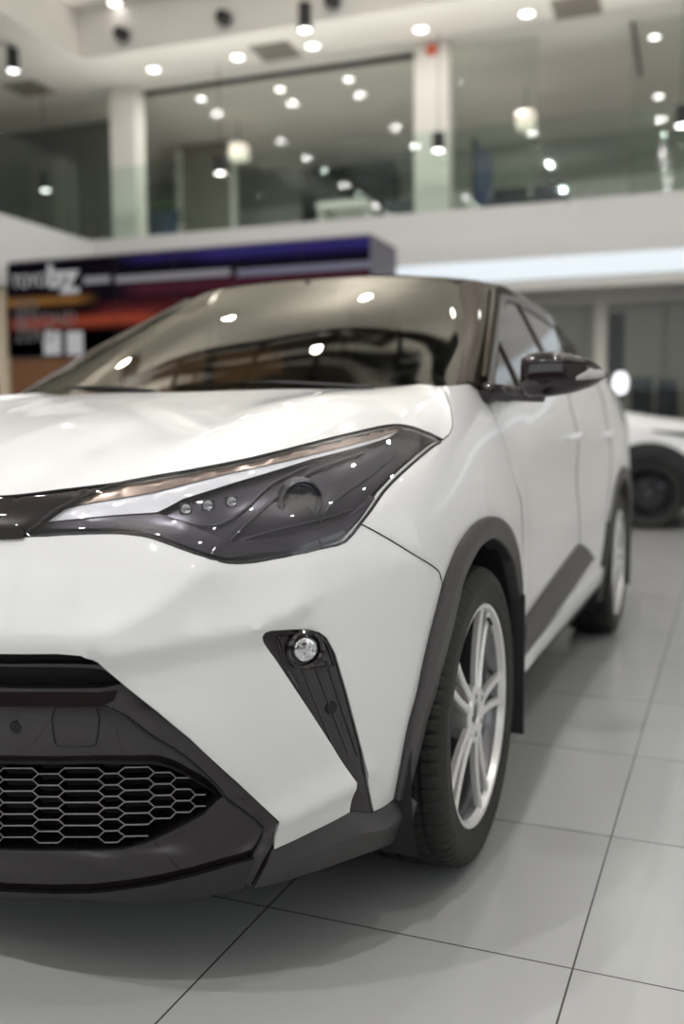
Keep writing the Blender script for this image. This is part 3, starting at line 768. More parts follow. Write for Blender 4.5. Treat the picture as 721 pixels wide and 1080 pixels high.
def make_wheel(parent,steer=0.,top=False):
    b=MB().lathe([(.238,.088),(.241,.096),(.244,.104),(.2525,.1055),(.2555,.102),(.2545,.096),(.248,.090),(.240,.078)],(0,0,0),'x',96)
    w=b.build('wheel',[SILV],parent,ang=40)
    MB().lathe([(.238,.0885),(.229,.076),(.224,.05),(.222,.0),(.220,-.06),(.240,-.095),(.250,-.10)],(0,0,0),'x',72).build('rim_barrel',BARREL,w)
    sp=MB();spokes(sp);sp.build('spoke',SILV,w,ang=28)
    MB().lathe([(0,.086),(.026,.086),(.028,.095),(.040,.0985),(.060,.098),(.066,.092),(.066,.075),(.050,.0)],(0,0,0),'x',48).build('hub',SILV,w)
    MB().lathe([(0,.093),(.020,.092),(.0245,.089),(.025,.08)],(0,0,0),'x',32).build('centre_cap',GUNM,w)
    for k in range(5):
        l=MB()
        a=math.radians(4+36+72*k); l.lathe([(0,.099),(.007,.099),(.009,.097),(.009,.05)],(0,.046*math.cos(a),.046*math.sin(a)),'x',6)
        l.build('wheel_nut',GUNM,w,smooth=False)
    MB().lathe([(.05,-.01),(.14,-.01),(.142,-.015),(.142,-.035),(.14,-.04),(.05,-.04)],(0,0,0),'x',64).build('brake_disc',GUNM,w)
    MB().lathe([(0,-.045),(.215,-.050),(.222,-.06)],(0,0,0),'x',48).build('wheel_back',DARK,w)
    MB().box(-.045,.01,-.06,.06,-.04,.05,lambda v:(v[0],v[1]+.10,v[2]+.05),bev=.01).build('brake_caliper',DBEZ,w)
    V,F=tyre(); t=obj('tyre',V,F,RUB,w,ang=30); fixn(t)
    a=math.radians(70); MB().tube([(.098,.225*math.cos(a),.225*math.sin(a)),(.108,.21*math.cos(a),.21*math.sin(a))],.004,8).build('valve',DARK,w)
    return w
def copy_part(o,parent):
    c=o.copy(); col.objects.link(c); c.parent=parent
    for ch in o.children: copy_part(ch,c)
    return c
w0=make_wheel(car); w0.location=(.885-.108,.905,TR); w0.rotation_euler=(math.radians(-4),0,0)
for x,y in ((-.777,.905),(.777,3.545),(-.777,3.545)):
    c=copy_part(w0,car); c.location=(x,y,TR)
    if x<0: c.rotation_euler=(0,0,PI)
# mud flaps behind the wheels
for y in (1.335,3.98):
    b=MB().box(.655,.893,y-.006,y+.006,.165,.55,bev=.005); o=b.build('mud_flap',MATTE,car); mirrored(o,car)
# ================================================================== ROOM
EA=.044; ce,se=math.cos(EA),math.sin(EA)
def A2(u,v,z=0.): return (u*ce-v*se,u*se+v*ce,z)
def atw(px,py,ax,val):                             # pixel -> room coordinates (u,v,z) on plane u / v / z
    d=ray(px,py); D=(d[0]*ce+d[1]*se,-d[0]*se+d[1]*ce,d[2]); O=(CAM[0]*ce+CAM[1]*se,-CAM[0]*se+CAM[1]*ce,CAM[2])
    k='uvz'.index(ax); t=(val-O[k])/D[k]; return tuple(O[i]+D[i]*t for i in range(3))
def rm(b,name,M,parent=None,smooth=False,**kw):
    o=b.build(name,M,parent,smooth=smooth)
    if parent is None: o.rotation_euler=(0,0,EA)
    if kw: tag(o,**kw)
    return o
def rbox(name,u0,u1,v0,v1,z0,z1,M,parent=None,bev=0,**kw):
    return rm(MB().box(u0,u1,v0,v1,z0,z1,bev=bev),name,M,parent,**kw)
def rempty(name,u,v,z): return empty(name,A2(u,v,z),EA)
WALLW=mat('wall_white_plaster',(.74,.72,.69),.6,var=(3,.03))
FASC=mat('fascia_white',(.78,.77,.76),.5)
CEIL=mat('ceiling_warm_white',(.84,.80,.75),.7,var=(2,.02))
BEIGE=mat('beige_column',(.80,.76,.70),.6)
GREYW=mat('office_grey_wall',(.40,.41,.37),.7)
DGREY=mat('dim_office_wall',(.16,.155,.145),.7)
WOOD=mat('brown_wood_panel',(.22,.10,.045),.45)
BLK=mat('black_metal',(.015,.015,.016),.4)
VENT=mat('vent_grille',(.30,.27,.23),.6)
GL=glassmat('office_glass',(.93,.95,.93),0,1.28)
GLB=glassmat('balustrade_glass',(.88,.93,.905),0,1.35)
LED=mat('downlight_glow',(1,1,1),.5,emis=(1,.97,.93),es=8)
STRIP=mat('strip_glow',(.2,.2,.2),.5,emis=(.84,.93,1),es=1.12)
TRIMW=mat('white_trim',(.7,.68,.65),.5)

# floor: large porcelain tiles, dark joints
M=bpy.data.materials.new('porcelain_floor_tiles'); M.use_nodes=True; nt=M.node_tree; b_=nt.nodes['Principled BSDF']
tc=nt.nodes.new('ShaderNodeTexCoord'); mp=nt.nodes.new('ShaderNodeMapping'); nt.links.new(tc.outputs['Object'],mp.inputs['Vector'])
TA,TX,TY,OX,OY=.010,.628,.616,1.162,.511
mp.vector_type='TEXTURE'
# texture space: rotate by TA, origin at a joint crossing, unit = one tile
mp.inputs['Rotation'].default_value=(0,0,TA)
cx_,cy_=OX*math.cos(TA)-OY*math.sin(TA),OX*math.sin(TA)+OY*math.cos(TA)
mp.inputs['Location'].default_value=(cx_,cy_,0); mp.inputs['Scale'].default_value=(TX,TY,1)
br=nt.nodes.new('ShaderNodeTexBrick'); br.offset=0; br.squash=1; br.inputs['Scale'].default_value=1
br.inputs['Brick Width'].default_value=1; br.inputs['Row Height'].default_value=1
br.inputs['Mortar Size'].default_value=.0032; br.inputs['Mortar Smooth'].default_value=.1; br.inputs['Bias'].default_value=0
br.inputs['Color1'].default_value=(.37,.372,.37,1); br.inputs['Color2'].default_value=(.385,.388,.386,1); br.inputs['Mortar'].default_value=(.05,.048,.045,1)
nt.links.new(mp.outputs['Vector'],br.inputs['Vector']); nt.links.new(br.outputs['Color'],b_.inputs['Base Color'])
no=nt.nodes.new('ShaderNodeTexNoise'); no.inputs['Scale'].default_value=9; nt.links.new(tc.outputs['Object'],no.inputs['Vector'])
mr=nt.nodes.new('ShaderNodeMapRange'); mr.inputs['To Min'].default_value=.16; mr.inputs['To Max'].default_value=.28
nt.links.new(no.outputs['Fac'],mr.inputs['Value']); nt.links.new(mr.outputs['Result'],b_.inputs['Roughness'])
b_.inputs['Specular IOR Level'].default_value=.5
fl=MB().box(-16,14,-13,20,-.08,0).build('floor',M,smooth=False); tag(fl,kind='structure')

UL,UR,VB,VG=-8.9,9.0,-10.0,12.6
zf_top=atw(600,211,'v',12)[2]; zs_top=atw(640,267,'v',12)[2]; zs_bot=atw(640,290,'v',12)[2]
uc=atw(95,255.5,'v',12)[0]
z_ceil=atw(437,55,'v',VG)[2]
z_ceil=6.35
print('zf',zf_top,zs_top,zs_bot,'uc',uc,'ceil',z_ceil, 'left top', atw(0,229,'u',uc))
# mezzanine edge: fascia, soffit and light strip
rbox('wall_back_fascia',uc,UR,12.0,12.25,zs_top,zf_top,FASC,kind='structure')
rbox('wall_back_soffit',uc,UR,12.0,13.2,zs_bot-.14,zs_bot-.02,WALLW,kind='structure')
rbox('trim_1',uc,UR,12.06,12.25,zs_bot-.02,zs_top,TRIMW,kind='structure')
rbox('ceiling_mezzanine_slab',uc-3,UR,12.25,18.0,zf_top-.12,zf_top-.03,WALLW,kind='structure')
rbox('wall_left_fascia',uc-.25,uc,5.0,12.25,zs_top-.25,zf_top,FASC,kind='structure')
rbox('trim_2',uc-4,uc-.25,5.0,12.25,zf_top-.2,zf_top-.02,WALLW,kind='structure')
st=rempty('light_strip',4.0,12.0,(zs_top+zs_bot)/2); tag(st,'long white linear light strip along the foot of the mezzanine fascia','light strip')
b=MB().box(-8.0,5.0,.02,.06,-(zs_top-zs_bot)/2-.01,(zs_top-zs_bot)/2+.01); b.build('housing',TRIMW,st,smooth=False)
MB().box(-7.95,4.95,.0,.02,-(zs_top-zs_bot)/2,(zs_top-zs_bot)/2).build('diffuser',STRIP,st,smooth=False)
# upper glazing: columns, panes and balustrade
def upx(px,v=12.3,py=150): return atw(px,py,'v',v)[0]
cols_=[(upx(118),upx(144)),(upx(437.5),upx(473))]
for k,(a,b2) in enumerate(cols_): rbox('trim_%d'%(k+3),a,b2,12.26,12.56,zf_top-.03,z_ceil,BEIGE,kind='structure')
panes=[(uc-3.4,cols_[0][0]),(cols_[0][1],cols_[1][0]),(cols_[1][1],upx(563)),(upx(565),upx(660)),(upx(662),UR)]
for k,(a,b2) in enumerate(panes):
    if k==3: continue
    wv=12.6
    o=rbox('window_%d'%(k+1),a,b2,wv,wv+.012,zf_top-.03,z_ceil,GL,kind='structure')
rbox('trim_5',upx(144),cols_[1][0],12.55,12.65,z_ceil-.05,z_ceil,BLK,kind='structure')
rbox('trim_6',upx(661.5),upx(664),12.56,14.6,z_ceil-.06,z_ceil-.0,BLK,kind='structure')
bal=rempty('glass_balustrade',uc,12.05,zf_top); tag(bal,'frameless green-tinted glass balustrade along the mezzanine edge','balustrade')
xs=[uc-uc,2.9,5.8,8.7,11.6,14.5,UR-uc]
for a,b2 in zip(xs,xs[1:]): MB().box(a+.01,b2-.01,0,.015,0,1.10).build('glass_panel',GLB,bal,smooth=False)
bal2=rempty('glass_balustrade',uc-.05,12.0,zf_top); tag(bal2,'glass balustrade along the left mezzanine return','balustrade')
MB().box(0,.015,-6.8,-.05,0,1.10).build('glass_panel',GLB,bal2,smooth=False)
# rooms behind the upper glazing
upl=atw(120,200,'v',17.6)[0]
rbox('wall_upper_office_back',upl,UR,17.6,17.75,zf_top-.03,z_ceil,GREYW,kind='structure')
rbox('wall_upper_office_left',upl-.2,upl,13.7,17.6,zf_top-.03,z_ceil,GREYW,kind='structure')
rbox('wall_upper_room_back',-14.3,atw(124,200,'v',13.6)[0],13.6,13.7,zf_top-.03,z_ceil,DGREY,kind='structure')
# white band high on the office back wall
rbox('trim_7',upl+.05,UR,17.5,17.6,5.15,5.55,TRIMW,kind='structure')
def doorframe(name,pxa,pxb,v,h,M,lab):
    a=atw(pxa,200,'v',v)[0];b2=atw(pxb,200,'v',v)[0]
    r=rempty(name,(a+b2)/2,v,zf_top-.03);tag(r,lab,'door');w=(b2-a)/2;t=.09
    MB().box(-w,-w+t,-.06,.06,0,h).build('jamb',M,r,smooth=False);MB().box(w-t,w,-.06,.06,0,h).build('jamb',M,r,smooth=False)
    MB().box(-w+t,w-t,-.06,.06,h-t,h).build('head',M,r,smooth=False)
    MB().box(-w+t,w-t,-.01,.03,0,h-t).build('leaf',mat('door_leaf',(.22,.2,.17),.5),r,smooth=False)
doorframe('door_frame',188,249,15.4,atw(218,137,'v',15.4)[2]-zf_top,TRIMW,'tall white door frame seen through the upper middle glazing')
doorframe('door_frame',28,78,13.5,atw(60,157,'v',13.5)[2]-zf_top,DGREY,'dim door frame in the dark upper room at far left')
# office furniture
def potted(u,v):
    r=rempty('potted_plant',u,v,zf_top-.02);tag(r,'leafy plant in a dark blue pot behind the upper glazing','plant')
    MB().lathe([(0,0),(.22,0),(.27,.75),(.25,.75),(.23,.7),(0,.7)],(0,0,0),n=24).build('pot',mat('blue_pot',(.02,.04,.08),.4),r)
    b=MB()
    for k in range(60):
        a=random.random()*2*PI; e=random.uniform(.3,1.3);L=random.uniform(.3,.6);p=np.array([0,0,.7]);d=np.array([math.cos(a)*math.cos(e),math.sin(a)*math.cos(e),math.sin(e)])
        n=np.array([-math.sin(a),math.cos(a),0])*.05
        q=[p+d*L*t-np.array([0,0,.25*t*t]) for t in (0,.4,.75,1)]
        b.add([q[0],q[1]+n*.8,q[2]+n,q[3],q[2]-n,q[1]-n*.8],[(0,1,2,3),(0,3,4,5)])
    b.build('foliage',mat('leaf_green',(.05,.11,.04),.5),r)
potted(upx(170,13.6),13.6)
def deskset(pxa,pxb,pytop,v,M,name,lab,cat,dep=.7):
    a=atw(pxa,200,'v',v)[0];b2=atw(pxb,200,'v',v)[0];zt_=atw((pxa+pxb)/2,pytop,'v',v)[2]-zf_top
    r=rempty(name,(a+b2)/2,v,zf_top-.025);tag(r,lab,cat);w=(b2-a)/2;h=max(.3,zt_)
    MB().box(-w,w,0,dep,h-.05,h+.03,bev=.01).build('top',M,r,smooth=False)
    for sx in (-1,1): MB().box(sx*(w-.04)-.02,sx*(w-.04)+.02,.05,dep-.05,0,h-.05).build('side_panel',M,r,smooth=False)
    MB().box(-w+.06,w-.06,dep-.06,dep-.03,.1,h-.05).build('back_panel',M,r,smooth=False)
    return r
deskset(333,388,212,14.2,TRIMW,'office_desk','pale office desk behind the upper middle glazing','desk')
DK=mat('dark_office_fabric',(.03,.035,.045),.6)
def chair(px,pytop,v,lab):
    u=upx(px,v,200);z1=atw(px,pytop,'v',v)[2]-zf_top
    r=rempty('office_chair',u,v,zf_top-.03);tag(r,lab,'chair',None)
    MB().box(-.27,.27,-.26,.26,.42,.52,bev=.03).build('seat',DK,r);MB().box(-.28,.28,.22,.30,.5,max(.8,z1),bev=.03).build('backrest',DK,r)
    MB().lathe([(0,.0),(.03,.0),(.03,.42)],(0,0,0),n=10).build('post',BLK,r)
    b=MB()
    for k in range(5): b.tube([(0,0,.09),(.28*math.cos(k*2*PI/5),.28*math.sin(k*2*PI/5),.03)],.022,6)
    b.build('star_base',BLK,r)
chair(535,206,14.0,'dark office chair upstairs, left of the two behind the right glazing')
chair(578,203,14.0,'dark office chair upstairs, right of the two behind the right glazing')
chair(415,205,14.3,'dark office chair beside the pale desk upstairs')
def sofa(pa,pb,py,v):
    a=upx(pa,v,200);b2=upx(pb,v,200);h=atw((pa+pb)/2,py,'v',v)[2]-zf_top;r=rempty('display_shelf',(a+b2)/2,v,zf_top-.03);tag(r,'dark wide shelving unit at the back of the upper middle office','shelf');w=(b2-a)/2
    for z in (0,h*.33,h*.66,h-.04): MB().box(-w,w,0,.4,z,z+.04).build('shelf_board',DK,r,smooth=False)
    for x in (-w,0,w-.04): MB().box(x,x+.04,.0,.4,.04,h-.04).build('upright',DK,r,smooth=False)
    MB().box(-w,w,.4,.43,0,h).build('back_panel',DK,r,smooth=False)
sofa(318,414,172,16.6)
def cube(px,py,v,lab):
    u,_,z=atw(px,py,'v',v);r=rempty('pendant_lamp',u,v,z_ceil);tag(r,lab,'lamp')
    MB().box(-.14,.14,-.14,.14,z-z_ceil-.14,z-z_ceil+.14,bev=.03).build('shade',mat('warm_shade',(.9,.8,.7),.5,emis=(1,.86,.74),es=.9),r)
    MB().tube([(0,0,z-z_ceil+.14),(0,0,0)],.008,6).build('cord',BLK,r)
cube(554.5,127,14.5,'square warm pendant lamp glowing behind the right upper glazing'); cube(252,161,14.5,'square warm pendant lamp beside the white door frame upstairs')
# wall screen seen edge-on beside the column
r=rempty('wall_screen',cols_[1][1]+.15,13.2,zf_top+.35);tag(r,'dark flat screen turned sideways beside the right upper column','screen')
MB().box(-.02,.03,0,1.3,0,.95,bev=.01).build('frame',BLK,r,smooth=False);MB().box(.03,.034,.03,1.27,.03,.92).build('display',mat('dim_screen',(.02,.03,.06),.2,emis=(.1,.16,.35),es=.25),r,smooth=False)

# ground floor glazing under the mezzanine
rbox('window_6',upx(440,13.2,350),UR,13.2,13.215,0,zs_bot-.1,GL,kind='structure')
a=atw(627.5,350,'v',13.1)[0];b2=atw(640,350,'v',13.1)[0]
rbox('trim_8',a,b2,13.0,13.25,0,zs_bot-.1,BEIGE,kind='structure')
rbox('trim_9',upx(440,13.1,350),UR,13.1,13.3,zs_bot-.24,zs_bot-.12,WALLW,kind='structure')
rbox('wall_lower_office_back',uc,UR,17.6,17.75,0,zf_top,mat('lower_office_wall',(.30,.285,.25),.7),kind='structure')
rbox('wall_back',uc,upx(440,13.1,350),13.2,13.4,0,zs_bot-.1,WALLW,kind='structure')
u,_,z=atw(650,330,'v',15.0);z0=atw(650,400,'v',15.)[2]
r=rempty('floor_banner',u,15.0,0);tag(r,'tall black totem behind the lower glazing beside the beige mullion','banner')
MB().box(-.13,.13,-.03,.03,z0-.3,z,bev=.01).build('panel',BLK,r,smooth=False);MB().box(-.2,.2,-.15,.15,0,.05,bev=.01).build('base',BLK,r,smooth=False);MB().tube([(0,0,.05),(0,0,z0-.25)],.03).build('post',BLK,r)
u,_,z=atw(654,404,'v',12.9)
r=rempty('globe_lamp',u,12.9,0);tag(r,'bright white oval lamp on a thin stand before the lower glazing','lamp')
V=MB().lathe([(.0,-.155),(.06,-.14),(.095,-.08),(.105,0),(.095,.08),(.06,.14),(0,.155)],(0,0,z),n=24);V.build('globe',mat('globe_glow',(1,1,1),.5,emis=(.95,.95,1),es=2.2),r)
MB().tube([(0,0,.03),(0,0,z-.14)],.015).build('pole',BLK,r);MB().lathe([(0,0),(.16,0),(.16,.02),(.02,.035),(0,.035)],(0,0,0)).build('base',BLK,r)
for px,py,lab in ((676,402,'dark round-backed armchair behind the lower glazing, left of two'),(703,404,'dark round-backed armchair behind the lower glazing, right of two')):
    vv=15.2 if px<690 else 16.9;u,_,z=atw(px,py,'v',vv);r=rempty('armchair',u,vv,0);tag(r,lab,'armchair')
    MB().box(-.2,.2,-.26,.26,.3,.48,bev=.05).build('seat',DK,r);MB().box(-.18,.18,.2,.32,.4,z+.08,bev=.055).build('backrest',DK,r)
    for sx in (-1,1): MB().box(sx*.23-.03,sx*.23+.03,-.26,.26,.3,.66,bev=.02).build('armrest',DK,r)
    for sx in (-1,1):
        for sy in (-1,1): MB().tube([(sx*.17,sy*.2,0),(sx*.17,sy*.2,.32)],.02).build('leg',BLK,r)

rbox('wall_back_reflector',1.95,UR,11.85,11.99,0,zs_bot-.16,WALLW,kind='structure')  # unseen pale wall added as a bright reflection for the car's doors
# led wall
LV=10.0
ul,_,zt1=atw(5,278,'v',LV);ur_,_,zt2=atw(390,250,'v',LV);_,_,zb_=atw(5,378,'v',LV)
zt_=(zt1+zt2)/2; print('led',ul,ur_,zt1,zt2,zb_)
vd=LV+1.0
lw=rempty('video_wall',(ul+ur_)/2,LV,0);tag(lw,'wide dark video wall showing white lettering and orange and red light streaks','video wall')
hw=(ur_-ul)/2
MB().box(-hw,hw,.05,1.1,zb_,zt_+.04).build('cabinet',mat('led_cabinet',(.16,.15,.19),.5),lw,smooth=False)
MB().box(-hw,hw,.05,1.1,0,zb_-.01).build('plinth',WOOD,lw,smooth=False)
# screen picture: streaks of light on near-black
M=bpy.data.materials.new('led_picture');M.use_nodes=True;nt=M.node_tree;nt.nodes.clear()
out=nt.nodes.new('ShaderNodeOutputMaterial');em=nt.nodes.new('ShaderNodeEmission');nt.links.new(em.outputs[0],out.inputs['Surface'])
tc=nt.nodes.new('ShaderNodeTexCoord');sx=nt.nodes.new('ShaderNodeSeparateXYZ');nt.links.new(tc.outputs['Object'],sx.inputs[0])
def mth(op,a,b=None,c=None):
    n=nt.nodes.new('ShaderNodeMath');n.operation=op
    for i,v in enumerate((a,b,c)):
        if v is None: continue
        if isinstance(v,(int,float)): n.inputs[i].default_value=v
        else: nt.links.new(v,n.inputs[i])
    return n.outputs[0]
acc=None
def streak(zc,hh,x0,x1,colr,soft=.04,fall=.5):
    global acc
    dz=mth('ABSOLUTE',mth('SUBTRACT',sx.outputs['Z'],zc))
    a=mth('SUBTRACT',1.,mth('SMOOTH_MIN',1.,mth('DIVIDE',dz,hh),.1));a=mth('MAXIMUM',a,0.)
    l=nt.nodes.new('ShaderNodeMapRange');l.interpolation_type='SMOOTHSTEP';l.inputs['From Min'].default_value=x0-fall;l.inputs['From Max'].default_value=x0+fall*.1;nt.links.new(sx.outputs['X'],l.inputs['Value'])
    r=nt.nodes.new('ShaderNodeMapRange');r.interpolation_type='SMOOTHSTEP';r.inputs['From Min'].default_value=x1-fall*.1;r.inputs['From Max'].default_value=x1+fall;r.inputs['To Min'].default_value=1;r.inputs['To Max'].default_value=0;nt.links.new(sx.outputs['X'],r.inputs['Value'])
    w=mth('MULTIPLY',mth('MULTIPLY',a,l.outputs[0]),r.outputs[0])
    v=nt.nodes.new('ShaderNodeVectorMath');v.operation='SCALE';v.inputs[0].default_value=colr;nt.links.new(w,v.inputs['Scale'])
    if acc is None: acc=v.outputs[0]
    else:
        s=nt.nodes.new('ShaderNodeVectorMath');s.operation='ADD';nt.links.new(acc,s.inputs[0]);nt.links.new(v.outputs[0],s.inputs[1]);acc=s.outputs[0]
def LX(px,py):                                     # position on the screen face
    u,_,z=atw(px,py,'v',LV);return u-(ul+ur_)/2,z
x_a,z_a=LX(5,322);x_b,_=LX(80,322)
streak(LX(40,318)[1],.10,LX(5,318)[0],LX(76,318)[0],(.62,.28,.06))
streak(LX(100,338)[1],.13,LX(25,338)[0],LX(150,338)[0],(.75,.13,.06))
streak(LX(150,325)[1],.16,LX(120,325)[0],LX(230,320)[0],(.20,.03,.03))
streak(LX(250,275)[1]+.12,.10,LX(150,290)[0],LX(390,280)[0],(.05,.035,.22))
streak(LX(300,262)[1]+.0,.16,LX(230,262)[0],LX(400,262)[0],(.035,.028,.18))
streak(LX(230,300)[1],.15,LX(150,300)[0],LX(390,300)[0],(.16,.03,.05))
streak(LX(60,300)[1],.8,LX(0,300)[0]-1,LX(400,300)[0]+1,(.016,.012,.022))
nt.links.new(acc,em.inputs['Color']);em.inputs['Strength'].default_value=.42
scr=MB().box(-hw+.02,hw-.02,.0,.05,zb_+.02,zt_).build('screen',M,lw,smooth=False)
LT=mat('led_lettering',(.03,.03,.03),.5,emis=(.95,.95,.97),es=.50); LT2=mat('led_dim_lettering',(.03,.03,.03),.5,emis=(.8,.75,.78),es=.13)
for k in range(1,6):
    x=-hw+2*hw*k/6+.0; MB().box(x-.006,x+.006,-.004,.0,zb_+.02,zt_).build('panel_joint',DARK,lw,smooth=False)
# words on the screen as outline-font meshes
def text(s,px,py,h,par,M,name='lettering',ex=.004,sxx=1.,bold=0):
    cu=bpy.data.curves.new('t','FONT');cu.body=s;cu.size=h;cu.extrude=ex;cu.offset=bold;to=bpy.data.objects.new('t',cu);col.objects.link(to)
    dg=bpy.context.evaluated_depsgraph_get();dg.update();me=bpy.data.meshes.new_from_object(to.evaluated_get(dg));col.objects.unlink(to);bpy.data.objects.remove(to)
    x,z=LX(px,py)
    me.transform(Matrix(((sxx,0,0,x),(0,0,1,-.006),(0,1,0,z),(0,0,0,1))))
    me.materials.clear();me.materials.append(M);o=bpy.data.objects.new(name,me);col.objects.link(o);o.parent=par;return o
text('TOYOTA',13,304,.25,lw,LT,sxx=.82)
text('b',50,303,.44,lw,LT,bold=.012,sxx=1.2);text('z',64,309,.62,lw,LT,bold=.012,sxx=1.15)
text('GO',16,331,.25,lw,LT2);text('BEYOND',16,346,.27,lw,LT2,sxx=.95);text('ZERO',16,361,.27,lw,LT2)
def lbar(pa,ya,pb,yb,hh,M,name='light_line'):
    x0,z0=LX(pa,ya);x1,z1=LX(pb,yb);MB().box(x0,x1,-.006,-.001,z0-hh/2,z0+hh/2).build(name,M,lw,smooth=False)
lbar(88,296,116,295,.10,mat('led_line',(.03,.03,.03),.5,emis=(.8,.78,.82),es=.26));lbar(122,295,243,289,.09,mat('led_line',(.03,.03,.03),.5,emis=(.8,.78,.86),es=.27));lbar(250,288,392,283,.09,mat('led_line',(.03,.03,.03),.5,emis=(.6,.6,.9),es=.22))
for pa,pb in ((46,65),(70,88)):
    x0,z0=LX(pa,350);x1,z1=LX(pb,377);MB().box(x0,x1,-.008,-.001,z1+.04,z0).build('white_tile',LT,lw,smooth=False)

# pale free-standing partition left of the video wall
rbox('wall_left',-14.5,-14.3,VB,18,0,7.2,WALLW,kind='structure')
rbox('wall_left_pier',ul-.9,ul-.03,10.0,10.4,0,zt_+.0,mat('cream_pier',(.78,.66,.5),.6),kind='structure')
rbox('wall_right',UR,UR+.2,8.5,18,0,7.2,WALLW,kind='structure')
rbox('wall_right_front',UR,UR+.2,VB,-2.5,0,7.2,WALLW,kind='structure')
rbox('wall_right_top',UR,UR+.2,-2.5,8.5,4.6,7.2,WALLW,kind='structure')
rbox('wall_right_base',UR,UR+.2,-2.5,8.5,0,.9,WALLW,kind='structure')
rbox('window_20',UR+.09,UR+.1,-2.5,8.5,.9,4.6,glassmat('added_side_glass',(.9,.91,.9)),kind='structure')  # unseen side glazing added to bring daylight onto the car's flank
for k in range(1,5): rbox('trim_%d'%(40+k),UR+.02,UR+.16,-2.5+2.2*k,-2.4+2.2*k,.9,4.6,BLK,kind='structure')
# ceiling: lower band round a raised coffer
cu_,cv_,_=atw(85,63,'z',z_ceil);print('coffer corner',cu_,cv_)
zc2=7.0; b=MB().box(-14.5,UR,cv_,18,z_ceil,z_ceil+.1).box(-14.5,cu_,VB,cv_,z_ceil,z_ceil+.1)
rbox('ceiling',-14.5,UR,cv_,18,z_ceil,z_ceil+.1,CEIL,kind='structure')
rbox('ceiling_left',-14.5,cu_,VB,cv_,z_ceil,z_ceil+.1,CEIL,kind='structure')
rbox('ceiling_raised',cu_-.1,UR,VB,cv_+.1,zc2,zc2+.1,CEIL,kind='structure')
rbox('trim_10',cu_,UR,cv_,cv_+.1,z_ceil+.1,zc2,CEIL,kind='structure')
rbox('trim_11',cu_-.1,cu_,VB,cv_,z_ceil+.1,zc2,CEIL,kind='structure')
# glazed front of the showroom behind the camera, open to an overcast sky
rbox('wall_front_top',-14.5,UR,VB-.2,VB,6.3,7.2,WALLW,kind='structure')
rbox('wall_front_base',-14.5,UR,VB-.2,VB,0,2.3,mat('dark_brown_panelling',(.10,.075,.06),.5),kind='structure')
for k,u in enumerate(np.arange(-14.3,UR,2.9)): rbox('trim_%d'%(12+k),u,u+.12,VB-.16,VB,2.3,6.3,BLK,kind='structure')
rbox('window_7',-14.5,UR,VB-.10,VB-.085,2.3,6.3,glassmat('shopfront_glass',(.92,.93,.92)),kind='structure')
for k,v in enumerate((-8,-5)): rbox('window_%d'%(8+k),UR-.03,UR,v,v+1.5,.0,3.2,mat('dark_reflection_panel',(.05,.05,.05),.1),kind='structure')  # unseen dark panels added to vary the reflections in the car's side
# lamps
def downlight(u,v,z,lab,grp=None,r=.085,power=0,es=None):
    o=rempty('downlight',u,v,z);tag(o,lab,'downlight',grp)
    MB().lathe([(r+.03,0),(r+.03,-.012),(r+.01,-.018),(r,-.004)],(0,0,0),n=24).build('trim_ring',TRIMW,o)
    MB().lathe([(0,-.006),(r,-.006)],(0,0,0),n=24).build('lamp_face',LED,o)
    return o
def arealamp(u,v,z,p,size=.2,colr=(1,.99,.97)):
    l=bpy.data.lights.new('area_lamp','AREA');l.shape='DISK';l.size=size;l.energy=p;l.color=colr
    o=bpy.data.objects.new('area_lamp',l);col.objects.link(o);o.location=A2(u,v,z);return o
P=30
for (px,py,lab) in ((162,73,'round ceiling downlight above the upper left column'),(250.5,60,'round ceiling downlight above the upper middle glazing'),(329.5,48,'round ceiling downlight below the black pendant spot'),(443.5,30.5,'round ceiling downlight above the right upper column'),(555.5,14,'round ceiling downlight highest at the right, by the vent')):
    u,v,_=atw(px,py,'z',z_ceil);downlight(u,v,z_ceil,lab);arealamp(u,min(v,11.4),z_ceil-.05,P*.35)
for (px,py,lab) in ((212,103.5,'small downlight inside the upper office above the white door frame'),(295,93.5,'small downlight inside the upper office, left of the pair above the shelf'),(367.5,83,'small downlight inside the upper office, right of the pair above the shelf'),(473,68,'small downlight inside the upper office beside the right column'),(690,38.5,'small downlight inside the far right upper office')):
    u,v,_=atw(px,py,'z',z_ceil);v=min(v,17);downlight(u,v,z_ceil,lab,r=.07);arealamp(u,v,z_ceil-.06,26)
u,v,_=atw(121,3,'z',zc2);downlight(u,v,zc2,'round downlight in the raised ceiling at the top edge left')
# downlights in the raised ceiling over the cars, out of the frame but mirrored in the paint
g=0
for i in range(6):
    for j in range(7):
        u=-6.9+i*2.5;v=-7.5+j*2.5
        if v>cv_-.6: continue
        downlight(u,v,zc2,'round downlight in the raised ceiling over the cars','ceiling downlights over the cars',r=.07)
        arealamp(u,v,zc2-.05,*({(2,4):(115,.09),(2,3):(110,.09),(3,2):(150,.10),(2,2):(150,.10),(3,4):(60,.09),(4,3):(60,.1)}.get((i,j),(12,.2))))
def pendant(px,ptop,pbot,v,lab):
    u,_,zb=atw(px,pbot,'v',v);zt=atw(px,ptop,'v',v)[2];zce=z_ceil if v>cv_ else zc2
    o=rempty('pendant_spot',u,v,zb);tag(o,lab,'pendant light');h=zt-zb;r=.085
    MB().lathe([(0,h),(r,h),(r,.0),(r-.012,0),(r-.012,.02)],(0,0,0),n=28).build('cylinder_shade',BLK,o)
    MB().lathe([(0,.004),(r-.004,.004)],(0,0,0),n=24).build('lamp_face',LED,o)
    MB().tube([(0,0,h),(0,0,zce-zb)],.006,6).build('cord',BLK,o)
pendant(14,52,75,10.3,'black cylinder pendant spot at the upper left edge');pendant(321.5,4,32,10.6,'black cylinder pendant spot hanging from the top edge of the view')
